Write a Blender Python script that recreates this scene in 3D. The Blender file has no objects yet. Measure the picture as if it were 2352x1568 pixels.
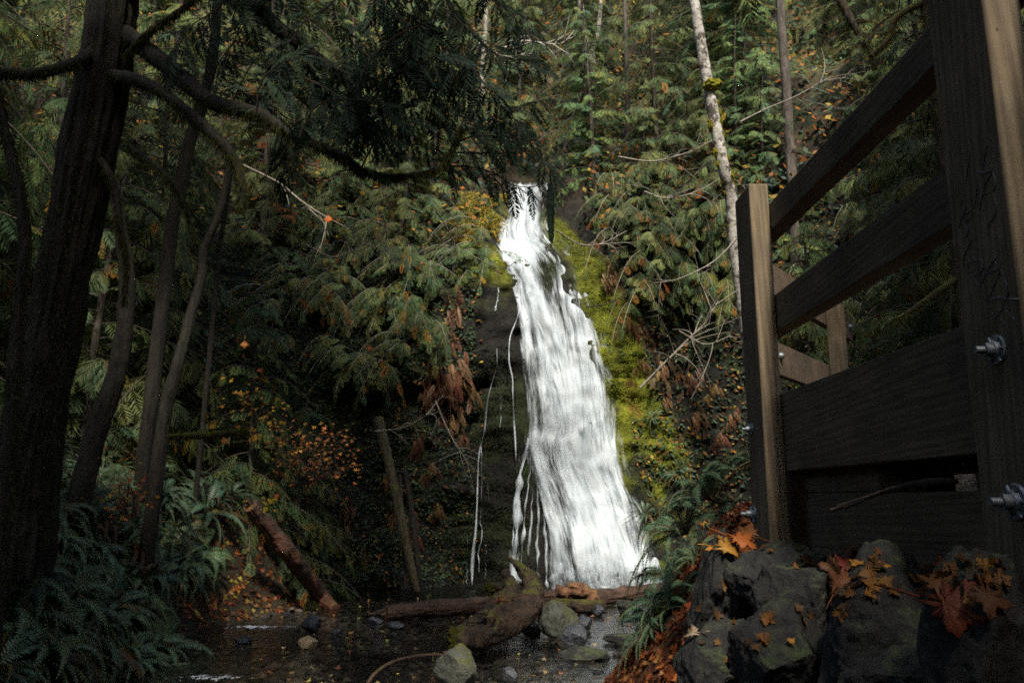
import bpy, math, random
import numpy as np
from mathutils import Vector, Matrix
R = math.radians
rng = np.random.default_rng(7)
random.seed(7)
scene = bpy.context.scene
COL = scene.collection

# ------------------------------------------------------------------ camera
LENS, PITCH, YAW = 28.0, R(11.0), R(-0.43)
CAM = np.array([0.0, 0.0, 2.0])
cd = bpy.data.cameras.new('camera'); cam = bpy.data.objects.new('camera', cd); COL.objects.link(cam)
cam.location = CAM; cam.rotation_euler = (math.pi/2 + PITCH, 0, YAW)
cd.lens = LENS; cd.sensor_width = 36; cd.clip_end = 500
scene.camera = cam
RM = np.array(cam.rotation_euler.to_matrix())
F = LENS/36*2352.0                      # focal length in the units the photo was measured in (2352 wide)

def ray(u, v):
    d = np.stack([(np.asarray(u, float)-1176)/F, (784-np.asarray(v, float))/F, -np.ones_like(np.asarray(u, float)+0*np.asarray(v, float))], -1)
    d = d @ RM.T
    return d/d[..., 1:2]
def at(u, v, Y):
    return CAM + ray(u, v)*np.asarray(Y, float)[..., None] if np.ndim(Y) else CAM + ray(u, v)*Y
def proj(P):
    q = (np.asarray(P)-CAM) @ RM
    return 1176+F*q[..., 0]/-q[..., 2], 784-F*q[..., 1]/-q[..., 2]

# ------------------------------------------------------------------ noise
def _h(ix, iy, iz, s):
    n = (ix*374761393 + iy*668265263 + iz*1274126177 + s*974711) & 0x7fffffff
    n = ((n ^ (n >> 13))*1274126177) & 0x7fffffff
    return ((n ^ (n >> 16)) & 0xffff)/65535.0
def vnoise(P, s=0):
    P = np.asarray(P, float); i = np.floor(P).astype(np.int64); f = P-i; f = f*f*(3-2*f)
    o = 0
    for dx in (0, 1):
        for dy in (0, 1):
            for dz in (0, 1):
                w = (f[..., 0] if dx else 1-f[..., 0])*(f[..., 1] if dy else 1-f[..., 1])*(f[..., 2] if dz else 1-f[..., 2])
                o = o + w*_h(i[..., 0]+dx, i[..., 1]+dy, i[..., 2]+dz, s)
    return o*2-1
def fbm(P, o=4, s=0):
    P = np.asarray(P, float); a, t = 0.5, 0
    for k in range(o):
        t = t + a*vnoise(P, s+k); P = P*2.03+3.1; a *= .5
    return t
def sstep(a, b, x):
    t = np.clip((x-a)/(b-a), 0, 1); return t*t*(3-2*t)
def XZ(x, z, k=1.0, kz=None):
    return np.stack([x*k, np.zeros_like(x), z*(kz or k)], -1)

# ------------------------------------------------------------------ terrain functions
def ycliff(x, z, detail=1.0):
    x = np.asarray(x, float); z = np.asarray(z, float); x, z = np.broadcast_arrays(x, z)
    yb = 18.3 - .30*np.maximum(0, -x-3)**1.15 - .50*np.maximum(0, x-2.6)**1.12
    hc = 8.6 + .25*np.clip(x, -4, 4)
    y = yb + .13*np.clip(z, 0, 60) + .66*np.log1p(np.exp((z-hc)*2.5))/2.5
    y = y + .55*sstep(-4.6, -3.0, x)*sstep(-.2, -.9, x)*sstep(4.9, 4.3, z)            # recess left of the fall
    y = y + .9*np.exp(-((x-.42)/.55)**2)*sstep(7.6, 8.8, z)                          # notch
    y = y - .28*sstep(7.1, 6.8, z)*np.exp(-((x-1.35)/.6)**2)                         # ledge under right lobe
    y = y - .35*sstep(2.4, .4, z)*np.exp(-((x-1.9)/1.6)**2)
    if detail:
        stt = z*1.05+.9*fbm(XZ(x, z, .7), 2, 77); y = y-detail*(.15-.06*np.exp(-((x-1.1)/1.0)**2))*(stt-np.floor(stt))*sstep(9, 8, z)
        n = fbm(XZ(x, z, .45), 3, 11)*1.0 + fbm(XZ(x, z, 1.7), 4, 23)*.34 + (np.abs(fbm(XZ(x, z, 1.1, 2.4), 3, 5))-.2)*.45
        y = y + detail*n*(.6+.8*sstep(9, 14, z))*(1-.35*np.exp(-((x-1.1)/.9)**2))
    return y
WL = lambda y: np.interp(y, [-4, 6, 9.2, 13, 15.2, 16.4, 17.5, 19], [-3.6, -3.9, -4.35, -4.3, -3.5, -4.2, -7.5, -9])
WR = lambda y: np.interp(y, [-4, 2, 5, 9.2, 12.7, 15, 17, 19], [-.5, -.3, .0, .75, 2.0, 2.9, 3.6, 4.2])
def gz(x, y, detail=1.0):
    x = np.asarray(x, float); y = np.asarray(y, float); x, y = np.broadcast_arrays(x, y)
    l = WL(y)-x; r = x-WR(y)
    z = -.14 - .12*np.clip(np.minimum(-l, -r), 0, 1)
    z = z + 1.75*sstep(-.1, 1.7, l) + .38*np.maximum(0, l-1.0)
    z = z + 1.90*sstep(-.1, 2.0, r) + .06*np.maximum(0, r-1.5) + .16*np.maximum(0, r-2.6)
    if detail:
        p = np.stack([x, y, 0*x], -1)
        z = z + detail*(fbm(p*.8, 4, 3)*.30*np.clip(np.maximum(l, r)+.2, 0.06, 1) + fbm(p*4.0, 3, 9)*.05)
    return z
_T = np.concatenate([np.arange(1.5, 30, .04), np.arange(30, 70, .15)])
def gnormal(x, y):
    e = .06; return norm(np.stack([-(gz(x+e, y)-gz(x-e, y))/(2*e), -(gz(x, y+e)-gz(x, y-e))/(2*e), np.ones_like(x)], -1))
def hit(u, v, what='cliff', detail=1.0):
    u = np.atleast_1d(np.asarray(u, float)); v = np.atleast_1d(np.asarray(v, float))
    d = ray(u, v); out = np.zeros((len(u), 3))
    for k in range(len(u)):
        p = CAM + d[k]*_T[:, None]
        m = np.zeros(len(_T), bool)
        if what in ('cliff', 'any'): m |= p[:, 1] > ycliff(p[:, 0], p[:, 2], detail)
        if what in ('ground', 'any'): m |= p[:, 2] < gz(p[:, 0], p[:, 1], detail)
        if what == 'water': m |= p[:, 2] < 0
        i = np.argmax(m) if m.any() else len(_T)-1
        out[k] = p[i]
    return out
def water(u, v): return hit(u, v, 'water')[0]

# ------------------------------------------------------------------ geometry helpers
class Geo:
    def __init__(s): s.V = []; s.F = []; s.C = []; s.UV = []; s.n = 0
    def add(s, V, Fc, C=(.5, .5, .5)):
        V = np.asarray(V, float).reshape(-1, 3); Fc = np.asarray(Fc, np.int64)
        if len(Fc) == 0: return s
        C = np.asarray(C, float)
        if C.ndim == 1: C = np.tile(C, (len(V), 1))
        s.V.append(V); s.F.append(Fc+s.n); s.C.append(C); s.n += len(V); return s
    def arr(s):
        return np.concatenate(s.V), s.F, np.concatenate(s.C)
    def addg(s, g, M=None, t=None, tint=None):
        V, Fs, C = g.arr() if isinstance(g, Geo) else g
        if M is not None: V = V @ np.asarray(M).T
        if t is not None: V = V + t
        if tint is not None: C = C*tint
        s.V.append(V); s.C.append(C)
        for f in Fs: s.F.append(f+s.n)
        s.n += len(V); return s
    def build(s, name, mat, parent=None, smooth=True, loc=None):
        V, Fs, C = s.arr()
        if loc is not None: V = V-np.asarray(loc)
        me = bpy.data.meshes.new(name)
        idx = np.concatenate([f.ravel() for f in Fs]); tot = np.concatenate([np.full(len(f), f.shape[1]) for f in Fs])
        st = np.concatenate([[0], np.cumsum(tot)[:-1]])
        me.vertices.add(len(V)); me.vertices.foreach_set('co', V.ravel().astype(np.float32))
        me.loops.add(len(idx)); me.loops.foreach_set('vertex_index', idx.astype(np.int32))
        me.polygons.add(len(tot)); me.polygons.foreach_set('loop_start', st.astype(np.int32))
        me.polygons.foreach_set('loop_total', tot.astype(np.int32))
        me.polygons.foreach_set('use_smooth', np.full(len(tot), smooth))
        me.update(calc_edges=True); me.validate()
        a = me.color_attributes.new('tint', 'FLOAT_COLOR', 'POINT')
        a.data.foreach_set('color', np.concatenate([C, np.ones((len(C), 1))], 1).ravel().astype(np.float32))
        if mat: me.materials.append(mat)
        o = bpy.data.objects.new(name, me); COL.objects.link(o)
        if parent: o.parent = parent
        if loc is not None: o.location = loc
        return o
def tag(o, label=None, cat=None, group=None, kind=None):
    if label: o['label'] = label
    if cat: o['category'] = cat
    if group: o['group'] = group
    if kind: o['kind'] = kind
    return o
def empty(name, loc=(0, 0, 0), label=None, cat=None, group=None, rz=0):
    o = bpy.data.objects.new(name, None); COL.objects.link(o); o.location = loc; o.rotation_euler = (0, 0, rz)
    o.empty_display_size = .2
    return tag(o, label, cat, group)
def copy_tree(o, parent=None):
    c = o.copy(); COL.objects.link(c)
    if parent is not None: c.parent = parent
    for ch in [x for x in COL.objects if x.parent == o]: copy_tree(ch, c)
    return c
def norm(v): v = np.asarray(v, float); return v/(np.linalg.norm(v, axis=-1, keepdims=True)+1e-9)
def frame(x, up=(0, 0, 1)):
    x = norm(x); up = np.asarray(up, float)
    if abs(x @ norm(up)) > .98: up = np.array([0, 1., 0.])
    y = norm(np.cross(up, x)); z = np.cross(x, y)
    return np.stack([x, y, z], 1)
def rx(a): c, s = math.cos(a), math.sin(a); return np.array([[1, 0, 0], [0, c, -s], [0, s, c]])
def ry(a): c, s = math.cos(a), math.sin(a); return np.array([[c, 0, s], [0, 1, 0], [-s, 0, c]])
def rz(a): c, s = math.cos(a), math.sin(a); return np.array([[c, -s, 0], [s, c, 0], [0, 0, 1]])
def spline(P, n):
    P = np.asarray(P, float)
    if len(P) < 3: t = np.linspace(0, 1, n)[:, None]; return P[0]*(1-t)+P[-1]*t
    Q = np.vstack([2*P[0]-P[1], P, 2*P[-1]-P[-2]]); m = len(P)-1
    T = np.linspace(0, m-1e-6, n); i = T.astype(int); f = (T-i)[:, None]
    a, b, c, d = Q[i], Q[i+1], Q[i+2], Q[i+3]
    return .5*(2*b+(c-a)*f+(2*a-5*b+4*c-d)*f**2+(3*b-a-3*c+d)*f**3)
def tube(g, P, r, k=8, col=(.5, .5, .5), rough=0., seed=0, cap=True, ridge=0.):
    P = np.asarray(P, float); n = len(P); r = np.interp(np.linspace(0, 1, n), np.linspace(0, 1, np.size(r)), np.atleast_1d(r))
    T = norm(np.gradient(P, axis=0)); a = np.array([0, 0, 1.]) if abs(T[0, 2]) < .9 else np.array([1., 0, 0])
    V = []; th = np.arange(k)*2*math.pi/k; N = norm(np.cross(a, T[0]))
    for i in range(n):
        N = norm(N-(N @ T[i])*T[i]); B = np.cross(T[i], N)
        V.append(P[i]+r[i]*(np.cos(th)[:, None]*N+np.sin(th)[:, None]*B))
    V = np.array(V)
    if rough:
        nn = fbm(V*(2.2/max(r.max(), .02))*.5, 3, seed)[..., None]
        V = P[:, None]+(V-P[:, None])*(1+rough*nn*2)
    if ridge:
        ln = np.concatenate([[0], np.cumsum(np.linalg.norm(np.diff(P, axis=0), axis=1))])
        q = np.stack(np.broadcast_arrays(np.cos(th)[None]*5.5, np.sin(th)[None]*5.5, ln[:, None]*1.6/max(r.max()*6, .3)), -1); q2 = q*2.3
        V = P[:, None]+(V-P[:, None])*(1-ridge*(1.6*np.abs(fbm(q, 3, seed+2))+.6*np.abs(fbm(q2, 2, seed+6)))[..., None])
    V = V.reshape(-1, 3)
    i, j = np.meshgrid(np.arange(n-1), np.arange(k), indexing='ij'); j2 = (j+1) % k
    Fc = np.stack([i*k+j, i*k+j2, (i+1)*k+j2, (i+1)*k+j], -1).reshape(-1, 4)
    g.add(V, Fc, col)
    if cap:
        for e, ring in ((0, np.arange(k)[::-1]), (n-1, (n-1)*k+np.arange(k))):
            c = V[ring].mean(0); VV = np.vstack([V[ring], c])
            g.add(VV, np.stack([np.arange(k), (np.arange(k)+1) % k, np.full(k, k)], 1), col)
    return g
def ico(sub):
    import bmesh
    bm = bmesh.new(); bmesh.ops.create_icosphere(bm, subdivisions=sub, radius=1)
    V = np.array([v.co[:] for v in bm.verts]); Fc = np.array([[v.index for v in f.verts] for f in bm.faces]); bm.free()
    return V, Fc
ICO = {k: ico(k) for k in (1, 2, 3, 5, 6)}
BANK = []
def rockgeo(size, seed, sub=5, planes=14, flat=.8, rough=.06):
    r = np.random.default_rng(seed); V, Fc = ICO[sub]; V = V.copy()
    for k in range(planes):
        n = norm(r.normal(size=3)); d = r.uniform(.55, .88); q = V @ n
        V = V - np.maximum(q-d, 0)[:, None]*n*.97
    V = V*(1+rough*2.2*fbm(V*2.2+seed, 4, seed)[:, None]+rough*1.1*fbm(V*8+seed, 4, seed+5)[:, None]-rough*1.2*np.maximum(0, .12-np.abs(fbm(V*2.6+seed, 3, seed+8)))[:, None])
    V = V*np.asarray(size, float)
    return V, Fc
def bbox(g, lo, hi, col=(.5, .5, .5), bev=.006, M=None, t=None):
    import bmesh
    lo = np.asarray(lo, float); hi = np.asarray(hi, float)
    bm = bmesh.new(); bmesh.ops.create_cube(bm, size=1)
    for v in bm.verts: v.co = Vector((lo+hi)/2+np.array(v.co[:])*(hi-lo))
    if bev: bmesh.ops.bevel(bm, geom=bm.edges[:], offset=bev, segments=3, profile=.5, affect='EDGES')
    bm.verts.ensure_lookup_table()
    V = np.array([v.co[:] for v in bm.verts])
    if M is not None: V = V @ np.asarray(M).T
    if t is not None: V = V+t
    by = {}
    for f in bm.faces: by.setdefault(len(f.verts), []).append([v.index for v in f.verts])
    bm.free(); s = g.n; first = True
    g.V.append(V); g.C.append(np.tile(np.asarray(col, float), (len(V), 1))); g.n += len(V)
    for k, f in by.items(): g.F.append(np.array(f)+s)
    return g

# ------------------------------------------------------------------ materials
def newmat(name):
    m = bpy.data.materials.new(name); m.use_nodes = True
    nt = m.node_tree; nt.nodes.clear()
    return m, nt, nt.nodes, nt.links
def N(nt, t, **k):
    n = nt.nodes.new('ShaderNode'+t)
    for a, b in k.items():
        if a.startswith('i_'): n.inputs[a[2:].replace('_', ' ')].default_value = b
        else: setattr(n, a, b)
    return n
def ramp(nt, src, stops):
    r = nt.nodes.new('ShaderNodeValToRGB'); e = r.color_ramp.elements
    while len(e) < len(stops): e.new(.5)
    for k, (p, c) in enumerate(stops):
        e[k].position = p; e[k].color = (*c, 1) if len(c) == 3 else c
    nt.links.new(src, r.inputs[0]); return r.outputs[0]
def mixc(nt, f, a, b, mode='MIX'):
    m = nt.nodes.new('ShaderNodeMix'); m.data_type = 'RGBA'; m.blend_type = mode
    for s, x in ((m.inputs[0], f), (m.inputs[6], a), (m.inputs[7], b)):
        if isinstance(x, bpy.types.NodeSocket): nt.links.new(x, s)
        elif isinstance(x, (tuple, list)): s.default_value = (*x[:3], 1)
        else: s.default_value = x
    return m.outputs[2]
def math_(nt, op, a, b=0., c=0.):
    m = nt.nodes.new('ShaderNodeMath'); m.operation = op
    for s, x in zip(m.inputs, (a, b, c)):
        if isinstance(x, bpy.types.NodeSocket): nt.links.new(x, s)
        else: s.default_value = x
    return m.outputs[0]
def noise(nt, vec, scale, detail=4, rough=.6):
    n = N(nt, 'TexNoise'); n.inputs['Scale'].default_value = scale; n.inputs['Detail'].default_value = detail
    n.inputs['Roughness'].default_value = rough
    if vec is not None: nt.links.new(vec, n.inputs['Vector'])
    return n.outputs['Fac']
def vmul(nt, vec, s):
    m = N(nt, 'VectorMath', operation='MULTIPLY'); nt.links.new(vec, m.inputs[0]); m.inputs[1].default_value = s
    return m.outputs[0]
def tint(nt):
    a = N(nt, 'Attribute'); a.attribute_name = 'tint'; return a.outputs['Color']
def finish(nt, bsdf):
    o = N(nt, 'OutputMaterial'); nt.links.new(bsdf, o.inputs['Surface'])
def bump(nt, h, strength, dist=.02):
    b = N(nt, 'Bump'); b.inputs['Strength'].default_value = strength; b.inputs['Distance'].default_value = dist
    nt.links.new(h, b.inputs['Height']); return b.outputs[0]
def princ(nt, base, rough=.7, spec=.3, normal=None, metal=0.):
    p = N(nt, 'BsdfPrincipled')
    for s, x in (('Base Color', base), ('Roughness', rough), ('Metallic', metal), ('Specular IOR Level', spec)):
        if isinstance(x, bpy.types.NodeSocket): nt.links.new(x, p.inputs[s])
        elif isinstance(x, (tuple, list)): p.inputs[s].default_value = (*x[:3], 1)
        else: p.inputs[s].default_value = x
    if normal is not None: nt.links.new(normal, p.inputs['Normal'])
    return p.outputs[0]

def leaf_material(name, trans=.25, rough=.5, spec=.3):
    m, nt, _, L = newmat(name)
    c = tint(nt)
    oi = N(nt, 'ObjectInfo')
    hv = N(nt, 'HueSaturation'); L.new(c, hv.inputs['Color'])
    L.new(math_(nt, 'MULTIPLY_ADD', oi.outputs['Random'], .05, .475), hv.inputs['Hue'])
    L.new(math_(nt, 'MULTIPLY_ADD', oi.outputs['Random'], .5, .75), hv.inputs['Value'])
    tc = N(nt, 'TexCoord')
    nz = noise(nt, tc.outputs['Object'], 1.6, 3)
    c2 = mixc(nt, 1., hv.outputs[0], ramp(nt, nz, [(.3, (.6, .6, .6)), (.7, (1.25, 1.25, 1.2))]), 'MULTIPLY')
    p = princ(nt, c2, rough, spec)
    t = N(nt, 'BsdfTranslucent'); L.new(c2, t.inputs[0])
    mx = N(nt, 'MixShader'); mx.inputs[0].default_value = trans; L.new(p, mx.inputs[1]); L.new(t.outputs[0], mx.inputs[2])
    finish(nt, mx.outputs[0]); return m
M_leaf = leaf_material('conifer_leaf', .28, .6, .14)
M_fern = leaf_material('fern_leaf', .2, .45, .35)
M_dead = leaf_material('dead_leaf', .2, .6, .25)
M_moss = leaf_material('moss_fringe', .3, .9, .05)

def bark_material(name, c1, c2, moss=None, moss_amt=.5, scale=14, stretch=(1, 1, .25), rough=.85, bstr=.6, patches=None):
    m, nt, _, L = newmat(name); tc = N(nt, 'TexCoord'); v = vmul(nt, tc.outputs['Object'], stretch)
    n1 = noise(nt, v, scale, 6, .65); base = ramp(nt, n1, [(.35, c1), (.68, c2)])
    if patches:
        n3 = noise(nt, tc.outputs['Object'], patches[1], 5, .7); base = mixc(nt, ramp(nt, n3, [(.50, (0, 0, 0)), (.57, (1, 1, 1))]), base, patches[0])
    if moss:
        ge = N(nt, 'NewGeometry'); sx = N(nt, 'SeparateXYZ'); L.new(ge.outputs['Normal'], sx.inputs[0])
        n2 = noise(nt, tc.outputs['Object'], 3.2, 5, .7)
        f = math_(nt, 'ADD', math_(nt, 'MULTIPLY', sx.outputs['Z'], .18), n2)
        f = ramp(nt, f, [(.80-.3*moss_amt, (0, 0, 0)), (.90-.3*moss_amt, (1, 1, 1))])
        mn = noise(nt, tc.outputs['Object'], 26, 4); mc = mixc(nt, mn, tuple(x*.45 for x in moss), tuple(x*1.5 for x in moss))
        base = mixc(nt, f, base, mc)
    h = noise(nt, v, scale*2.3, 8, .7)
    finish(nt, princ(nt, base, rough, .25, bump(nt, h, bstr, .06))); return m
MOSSG = (.085, .095, .014)
M_bark_dark = bark_material('dark_mossy_bark', (.011, .009, .007), (.030, .026, .019), (.026, .032, .010), .5)
M_bark_thin = bark_material('thin_mottled_bark', (.03, .027, .021), (.085, .077, .062), (.06, .06, .014), .55, 9, (1, 1, 1.2), .85, .6, ((.03, .025, .02), 5.5))
M_bark_con = bark_material('conifer_bark', (.035, .028, .022), (.10, .085, .07), (.05, .06, .02), .3)
M_bark_alder = bark_material('alder_bark', (.16, .145, .12), (.40, .38, .34), (.10, .10, .015), .30, 9, (1, 1, 1.2), .8, .4, ((.05, .042, .032), 5.5))
M_bark_pale = bark_material('pale_lichen_bark', (.20, .18, .14), (.38, .36, .29), (.14, .13, .05), .2, 18)
M_mossy = bark_material('mossy_wood', (.03, .022, .014), (.075, .055, .035), MOSSG, .95, 12)
M_pole = bark_material('mossy_pole', (.04, .032, .018), (.08, .065, .036), (.062, .066, .014), .75, 10)
M_log = bark_material('wet_log', (.026, .015, .011), (.095, .055, .036), (.06, .06, .014), .28, 9, (.12, 1, 1), .45, .8)
M_stump = bark_material('rotten_stump', (.014, .011, .009), (.070, .042, .026), (.070, .070, .012), .56, 8, (1, 1, 1), .55, .9)
M_logred = bark_material('leaning_log', (.02, .015, .012), (.075, .05, .036), (.05, .055, .015), .32, 9, (.3, .3, 1), .5, .7, ((.085, .036, .022), 1.6))
M_twig = bark_material('bare_twig', (.14, .12, .10), (.30, .27, .22), None, 0, 20)
M_twig_dark = bark_material('dark_twig', (.02, .014, .012), (.06, .04, .03), None, 0, 20)

def rock_material(name, c1, c2, moss=None, amt=.4, rough=.6, scale=3.5):
    m, nt, _, L = newmat(name); tc = N(nt, 'TexCoord'); v = tc.outputs['Object']
    n1 = noise(nt, v, scale, 8, .7); base = ramp(nt, n1, [(.33, c1), (.7, c2)])
    n4 = noise(nt, v, scale*11, 5, .7); base = mixc(nt, 1., base, ramp(nt, n4, [(.3, (.62, .62, .62)), (.75, (1.35, 1.35, 1.35))]), 'MULTIPLY')
    if moss:
        ge = N(nt, 'NewGeometry'); sx = N(nt, 'SeparateXYZ'); L.new(ge.outputs['Normal'], sx.inputs[0])
        n2 = noise(nt, v, 2.6, 6, .72)
        f = math_(nt, 'ADD', math_(nt, 'MULTIPLY', sx.outputs['Z'], .22), n2)
        f = ramp(nt, f, [(.78-.4*amt, (0, 0, 0)), (.88-.4*amt, (1, 1, 1))])
        mn = noise(nt, v, 30, 5); base = mixc(nt, f, base, mixc(nt, mn, tuple(x*.4 for x in moss), tuple(x*1.5 for x in moss)))
    h = math_(nt, 'ADD', noise(nt, v, scale*2.2, 9, .72), math_(nt, 'MULTIPLY', noise(nt, v, 40, 4), .15))
    finish(nt, princ(nt, base, rough, .35, bump(nt, h, .8, .06))); return m
M_rock_mossy = rock_material('mossy_boulder', (.030, .033, .027), (.085, .086, .066), (.060, .062, .012), .42)
M_rock_wet = rock_material('wet_dark_rock', (.022, .025, .032), (.07, .075, .085), None, 0, .28)
M_rock_bank = rock_material('bank_rock', (.010, .010, .0095), (.034, .033, .030), (.045, .06, .022), .32, .75)
M_rock_pale = rock_material('pale_stone', (.12, .09, .055), (.27, .21, .13), None, 0, .6)

def ground_material(name, rough=.75):
    m, nt, _, L = newmat(name); tc = N(nt, 'TexCoord'); v = tc.outputs['Object']; c = tint(nt)
    n1 = noise(nt, v, 5, 9, .72); n2 = noise(nt, v, 28, 6, .7)
    c = mixc(nt, 1., c, ramp(nt, n1, [(.3, (.3, .3, .3)), (.7, (1.6, 1.6, 1.6))]), 'MULTIPLY')
    c = mixc(nt, 1., c, ramp(nt, n2, [(.3, (.4, .4, .4)), (.72, (1.7, 1.7, 1.7))]), 'MULTIPLY')
    h = math_(nt, 'ADD', n1, math_(nt, 'MULTIPLY', n2, .35))
    finish(nt, princ(nt, c, rough, .18, bump(nt, h, 1.0, .14))); return m
M_ground = ground_material('forest_floor'); M_cliff = ground_material('cliff_rock', .7)

def wood_material(name, c1, c2, axis):
    m, nt, _, L = newmat(name); tc = N(nt, 'TexCoord'); v = tc.outputs['Object']
    s = [22, 22, 22]; s[axis] = 1.1
    v2 = vmul(nt, v, tuple(s)); n1 = noise(nt, v2, 1.6, 6, .62)
    w = N(nt, 'TexWave', wave_type='BANDS', bands_direction='DIAGONAL'); w.inputs['Scale'].default_value = .9; w.inputs['Distortion'].default_value = 7; w.inputs['Detail'].default_value = 3
    L.new(v2, w.inputs['Vector'])
    base = ramp(nt, n1, [(.3, c1), (.72, c2)])
    base = mixc(nt, .35, base, ramp(nt, w.outputs['Fac'], [(.1, c1), (.9, c2)]))
    n2 = noise(nt, v, 2.3, 4); base = mixc(nt, 1., base, ramp(nt, n2, [(.3, (.55, .58, .60)), (.7, (1.3, 1.25, 1.15))]), 'MULTIPLY')
    n3 = noise(nt, v, 46, 2); base = mixc(nt, ramp(nt, n3, [(.70, (0, 0, 0)), (.76, (1, 1, 1))]), base, (.03, .022, .015))
    h = math_(nt, 'ADD', n1, math_(nt, 'MULTIPLY', w.outputs['Fac'], .4))
    finish(nt, princ(nt, base, .78, .25, bump(nt, h, .45, .004))); return m
M_wood_z = wood_material('post_timber', (.075, .056, .038), (.20, .155, .105), 2)
M_wood_y = wood_material('rail_timber', (.055, .042, .030), (.135, .105, .075), 1)
M_wood_x = wood_material('far_rail_timber', (.06, .045, .034), (.15, .11, .08), 0)
m, nt, _, L = newmat('galvanised_steel'); tc = N(nt, 'TexCoord'); M_steel = m
finish(nt, princ(nt, ramp(nt, noise(nt, tc.outputs['Object'], 60, 3), [(.3, (.10, .115, .13)), (.7, (.26, .28, .31))]), .55, .5, None, .7))
m, nt, _, L = newmat('pale_scratch'); M_scratch = m
finish(nt, princ(nt, (.13, .125, .14), .8, .2))
m, nt, _, L = newmat('concrete_block'); tc = N(nt, 'TexCoord'); M_conc = m
finish(nt, princ(nt, ramp(nt, noise(nt, tc.outputs['Object'], 12, 5), [(.3, (.12, .11, .11)), (.7, (.24, .22, .22))]), .85, .2))

# falling water: white aerated water, open between the streaks
m, nt, _, L = newmat('falling_water'); M_fall = m
uv = N(nt, 'UVMap'); uv.uv_map = 'flow'
den = N(nt, 'Attribute'); den.attribute_name = 'tint'
sp = N(nt, 'SeparateColor'); L.new(den.outputs['Color'], sp.inputs[0])
na = noise(nt, vmul(nt, uv.outputs[0], (6.5, .75, 1)), 1.0, 6, .66)
nb = noise(nt, vmul(nt, uv.outputs[0], (20, 1.6, 1)), 1.0, 4, .6)
nc = noise(nt, vmul(nt, uv.outputs[0], (2.6, 1.4, 1)), 1.0, 4, .6)
mixn = math_(nt, 'ADD', math_(nt, 'ADD', math_(nt, 'MULTIPLY', na, .5), math_(nt, 'MULTIPLY', nb, .25)), math_(nt, 'MULTIPLY', nc, .25))
al = math_(nt, 'ADD', math_(nt, 'MULTIPLY', math_(nt, 'SUBTRACT', mixn, .5), 3.7), sp.outputs[0])
mr = N(nt, 'MapRange', interpolation_type='SMOOTHSTEP'); mr.inputs['From Min'].default_value = .08; mr.inputs['From Max'].default_value = .95; L.new(al, mr.inputs['Value'])
colw = mixc(nt, ramp(nt, mixn, [(.38, (0, 0, 0)), (.56, (1, 1, 1))]), (.31, .36, .40), (.53, .58, .61))
df = N(nt, 'BsdfDiffuse'); L.new(colw, df.inputs[0]); tl = N(nt, 'BsdfTranslucent'); L.new(colw, tl.inputs[0])
bmp = bump(nt, mixn, .25, .06); L.new(bmp, df.inputs['Normal'])
mx = N(nt, 'MixShader'); mx.inputs[0].default_value = .25; L.new(df.outputs[0], mx.inputs[1]); L.new(tl.outputs[0], mx.inputs[2])
tr = N(nt, 'BsdfTransparent'); m2 = N(nt, 'MixShader'); L.new(mr.outputs[0], m2.inputs[0]); L.new(tr.outputs[0], m2.inputs[1]); L.new(mx.outputs[0], m2.inputs[2])
finish(nt, m2.outputs[0])

m, nt, _, L = newmat('stream_water'); M_water = m
tc = N(nt, 'TexCoord'); v = vmul(nt, tc.outputs['Object'], (1, .75, 1))
h = math_(nt, 'ADD', math_(nt, 'MULTIPLY', noise(nt, v, 2.2, 3, .5), .6), math_(nt, 'ADD', math_(nt, 'MULTIPLY', noise(nt, v, 7.5, 4, .6), .35), math_(nt, 'MULTIPLY', noise(nt, v, 24, 2, .5), .07)))
nb_ = bump(nt, h, .8, .12)
gl = N(nt, 'BsdfGlossy'); gl.inputs['Roughness'].default_value = .09; gl.inputs['Color'].default_value = (.95, .97, 1, 1); L.new(nb_, gl.inputs['Normal'])
tr = N(nt, 'BsdfTransparent'); tr.inputs[0].default_value = (.82, .82, .78, 1)
fr = N(nt, 'Fresnel'); fr.inputs['IOR'].default_value = 1.33; L.new(nb_, fr.inputs['Normal'])
m1 = N(nt, 'MixShader'); L.new(fr.outputs[0], m1.inputs[0]); L.new(tr.outputs[0], m1.inputs[1]); L.new(gl.outputs[0], m1.inputs[2])
foam = N(nt, 'Attribute'); foam.attribute_name = 'tint'; sp = N(nt, 'SeparateColor'); L.new(foam.outputs['Color'], sp.inputs[0])
ff = math_(nt, 'MULTIPLY', ramp(nt, math_(nt, 'ADD', noise(nt, v, 9, 6, .7), math_(nt, 'MULTIPLY_ADD', sp.outputs[0], .5, -.25)), [(.60, (0, 0, 0)), (.74, (1, 1, 1))]), 1.0)
dfw = N(nt, 'BsdfDiffuse'); dfw.inputs[0].default_value = (.7, .75, .8, 1)
m3 = N(nt, 'MixShader'); L.new(ff, m3.inputs[0]); L.new(m1.outputs[0], m3.inputs[1]); L.new(dfw.outputs[0], m3.inputs[2])
finish(nt, m3.outputs[0])

# ------------------------------------------------------------------ the setting
def grid(nu, nv):
    i, j = np.meshgrid(np.arange(nv-1), np.arange(nu-1), indexing='ij')
    return np.stack([i*nu+j, i*nu+j+1, (i+1)*nu+j+1, (i+1)*nu+j], -1).reshape(-1, 4)
# cliff and wooded hillside
xs = np.concatenate([np.arange(-30, -8, .35), np.arange(-8, 8, .085), np.arange(8, 30, .35)])
zs = np.concatenate([np.arange(-1, 11, .085), np.arange(11, 52, .45)])
X, Zg = np.meshgrid(xs, zs); Yg = ycliff(X, Zg)
P = np.stack([X, Yg, Zg], -1)
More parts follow.
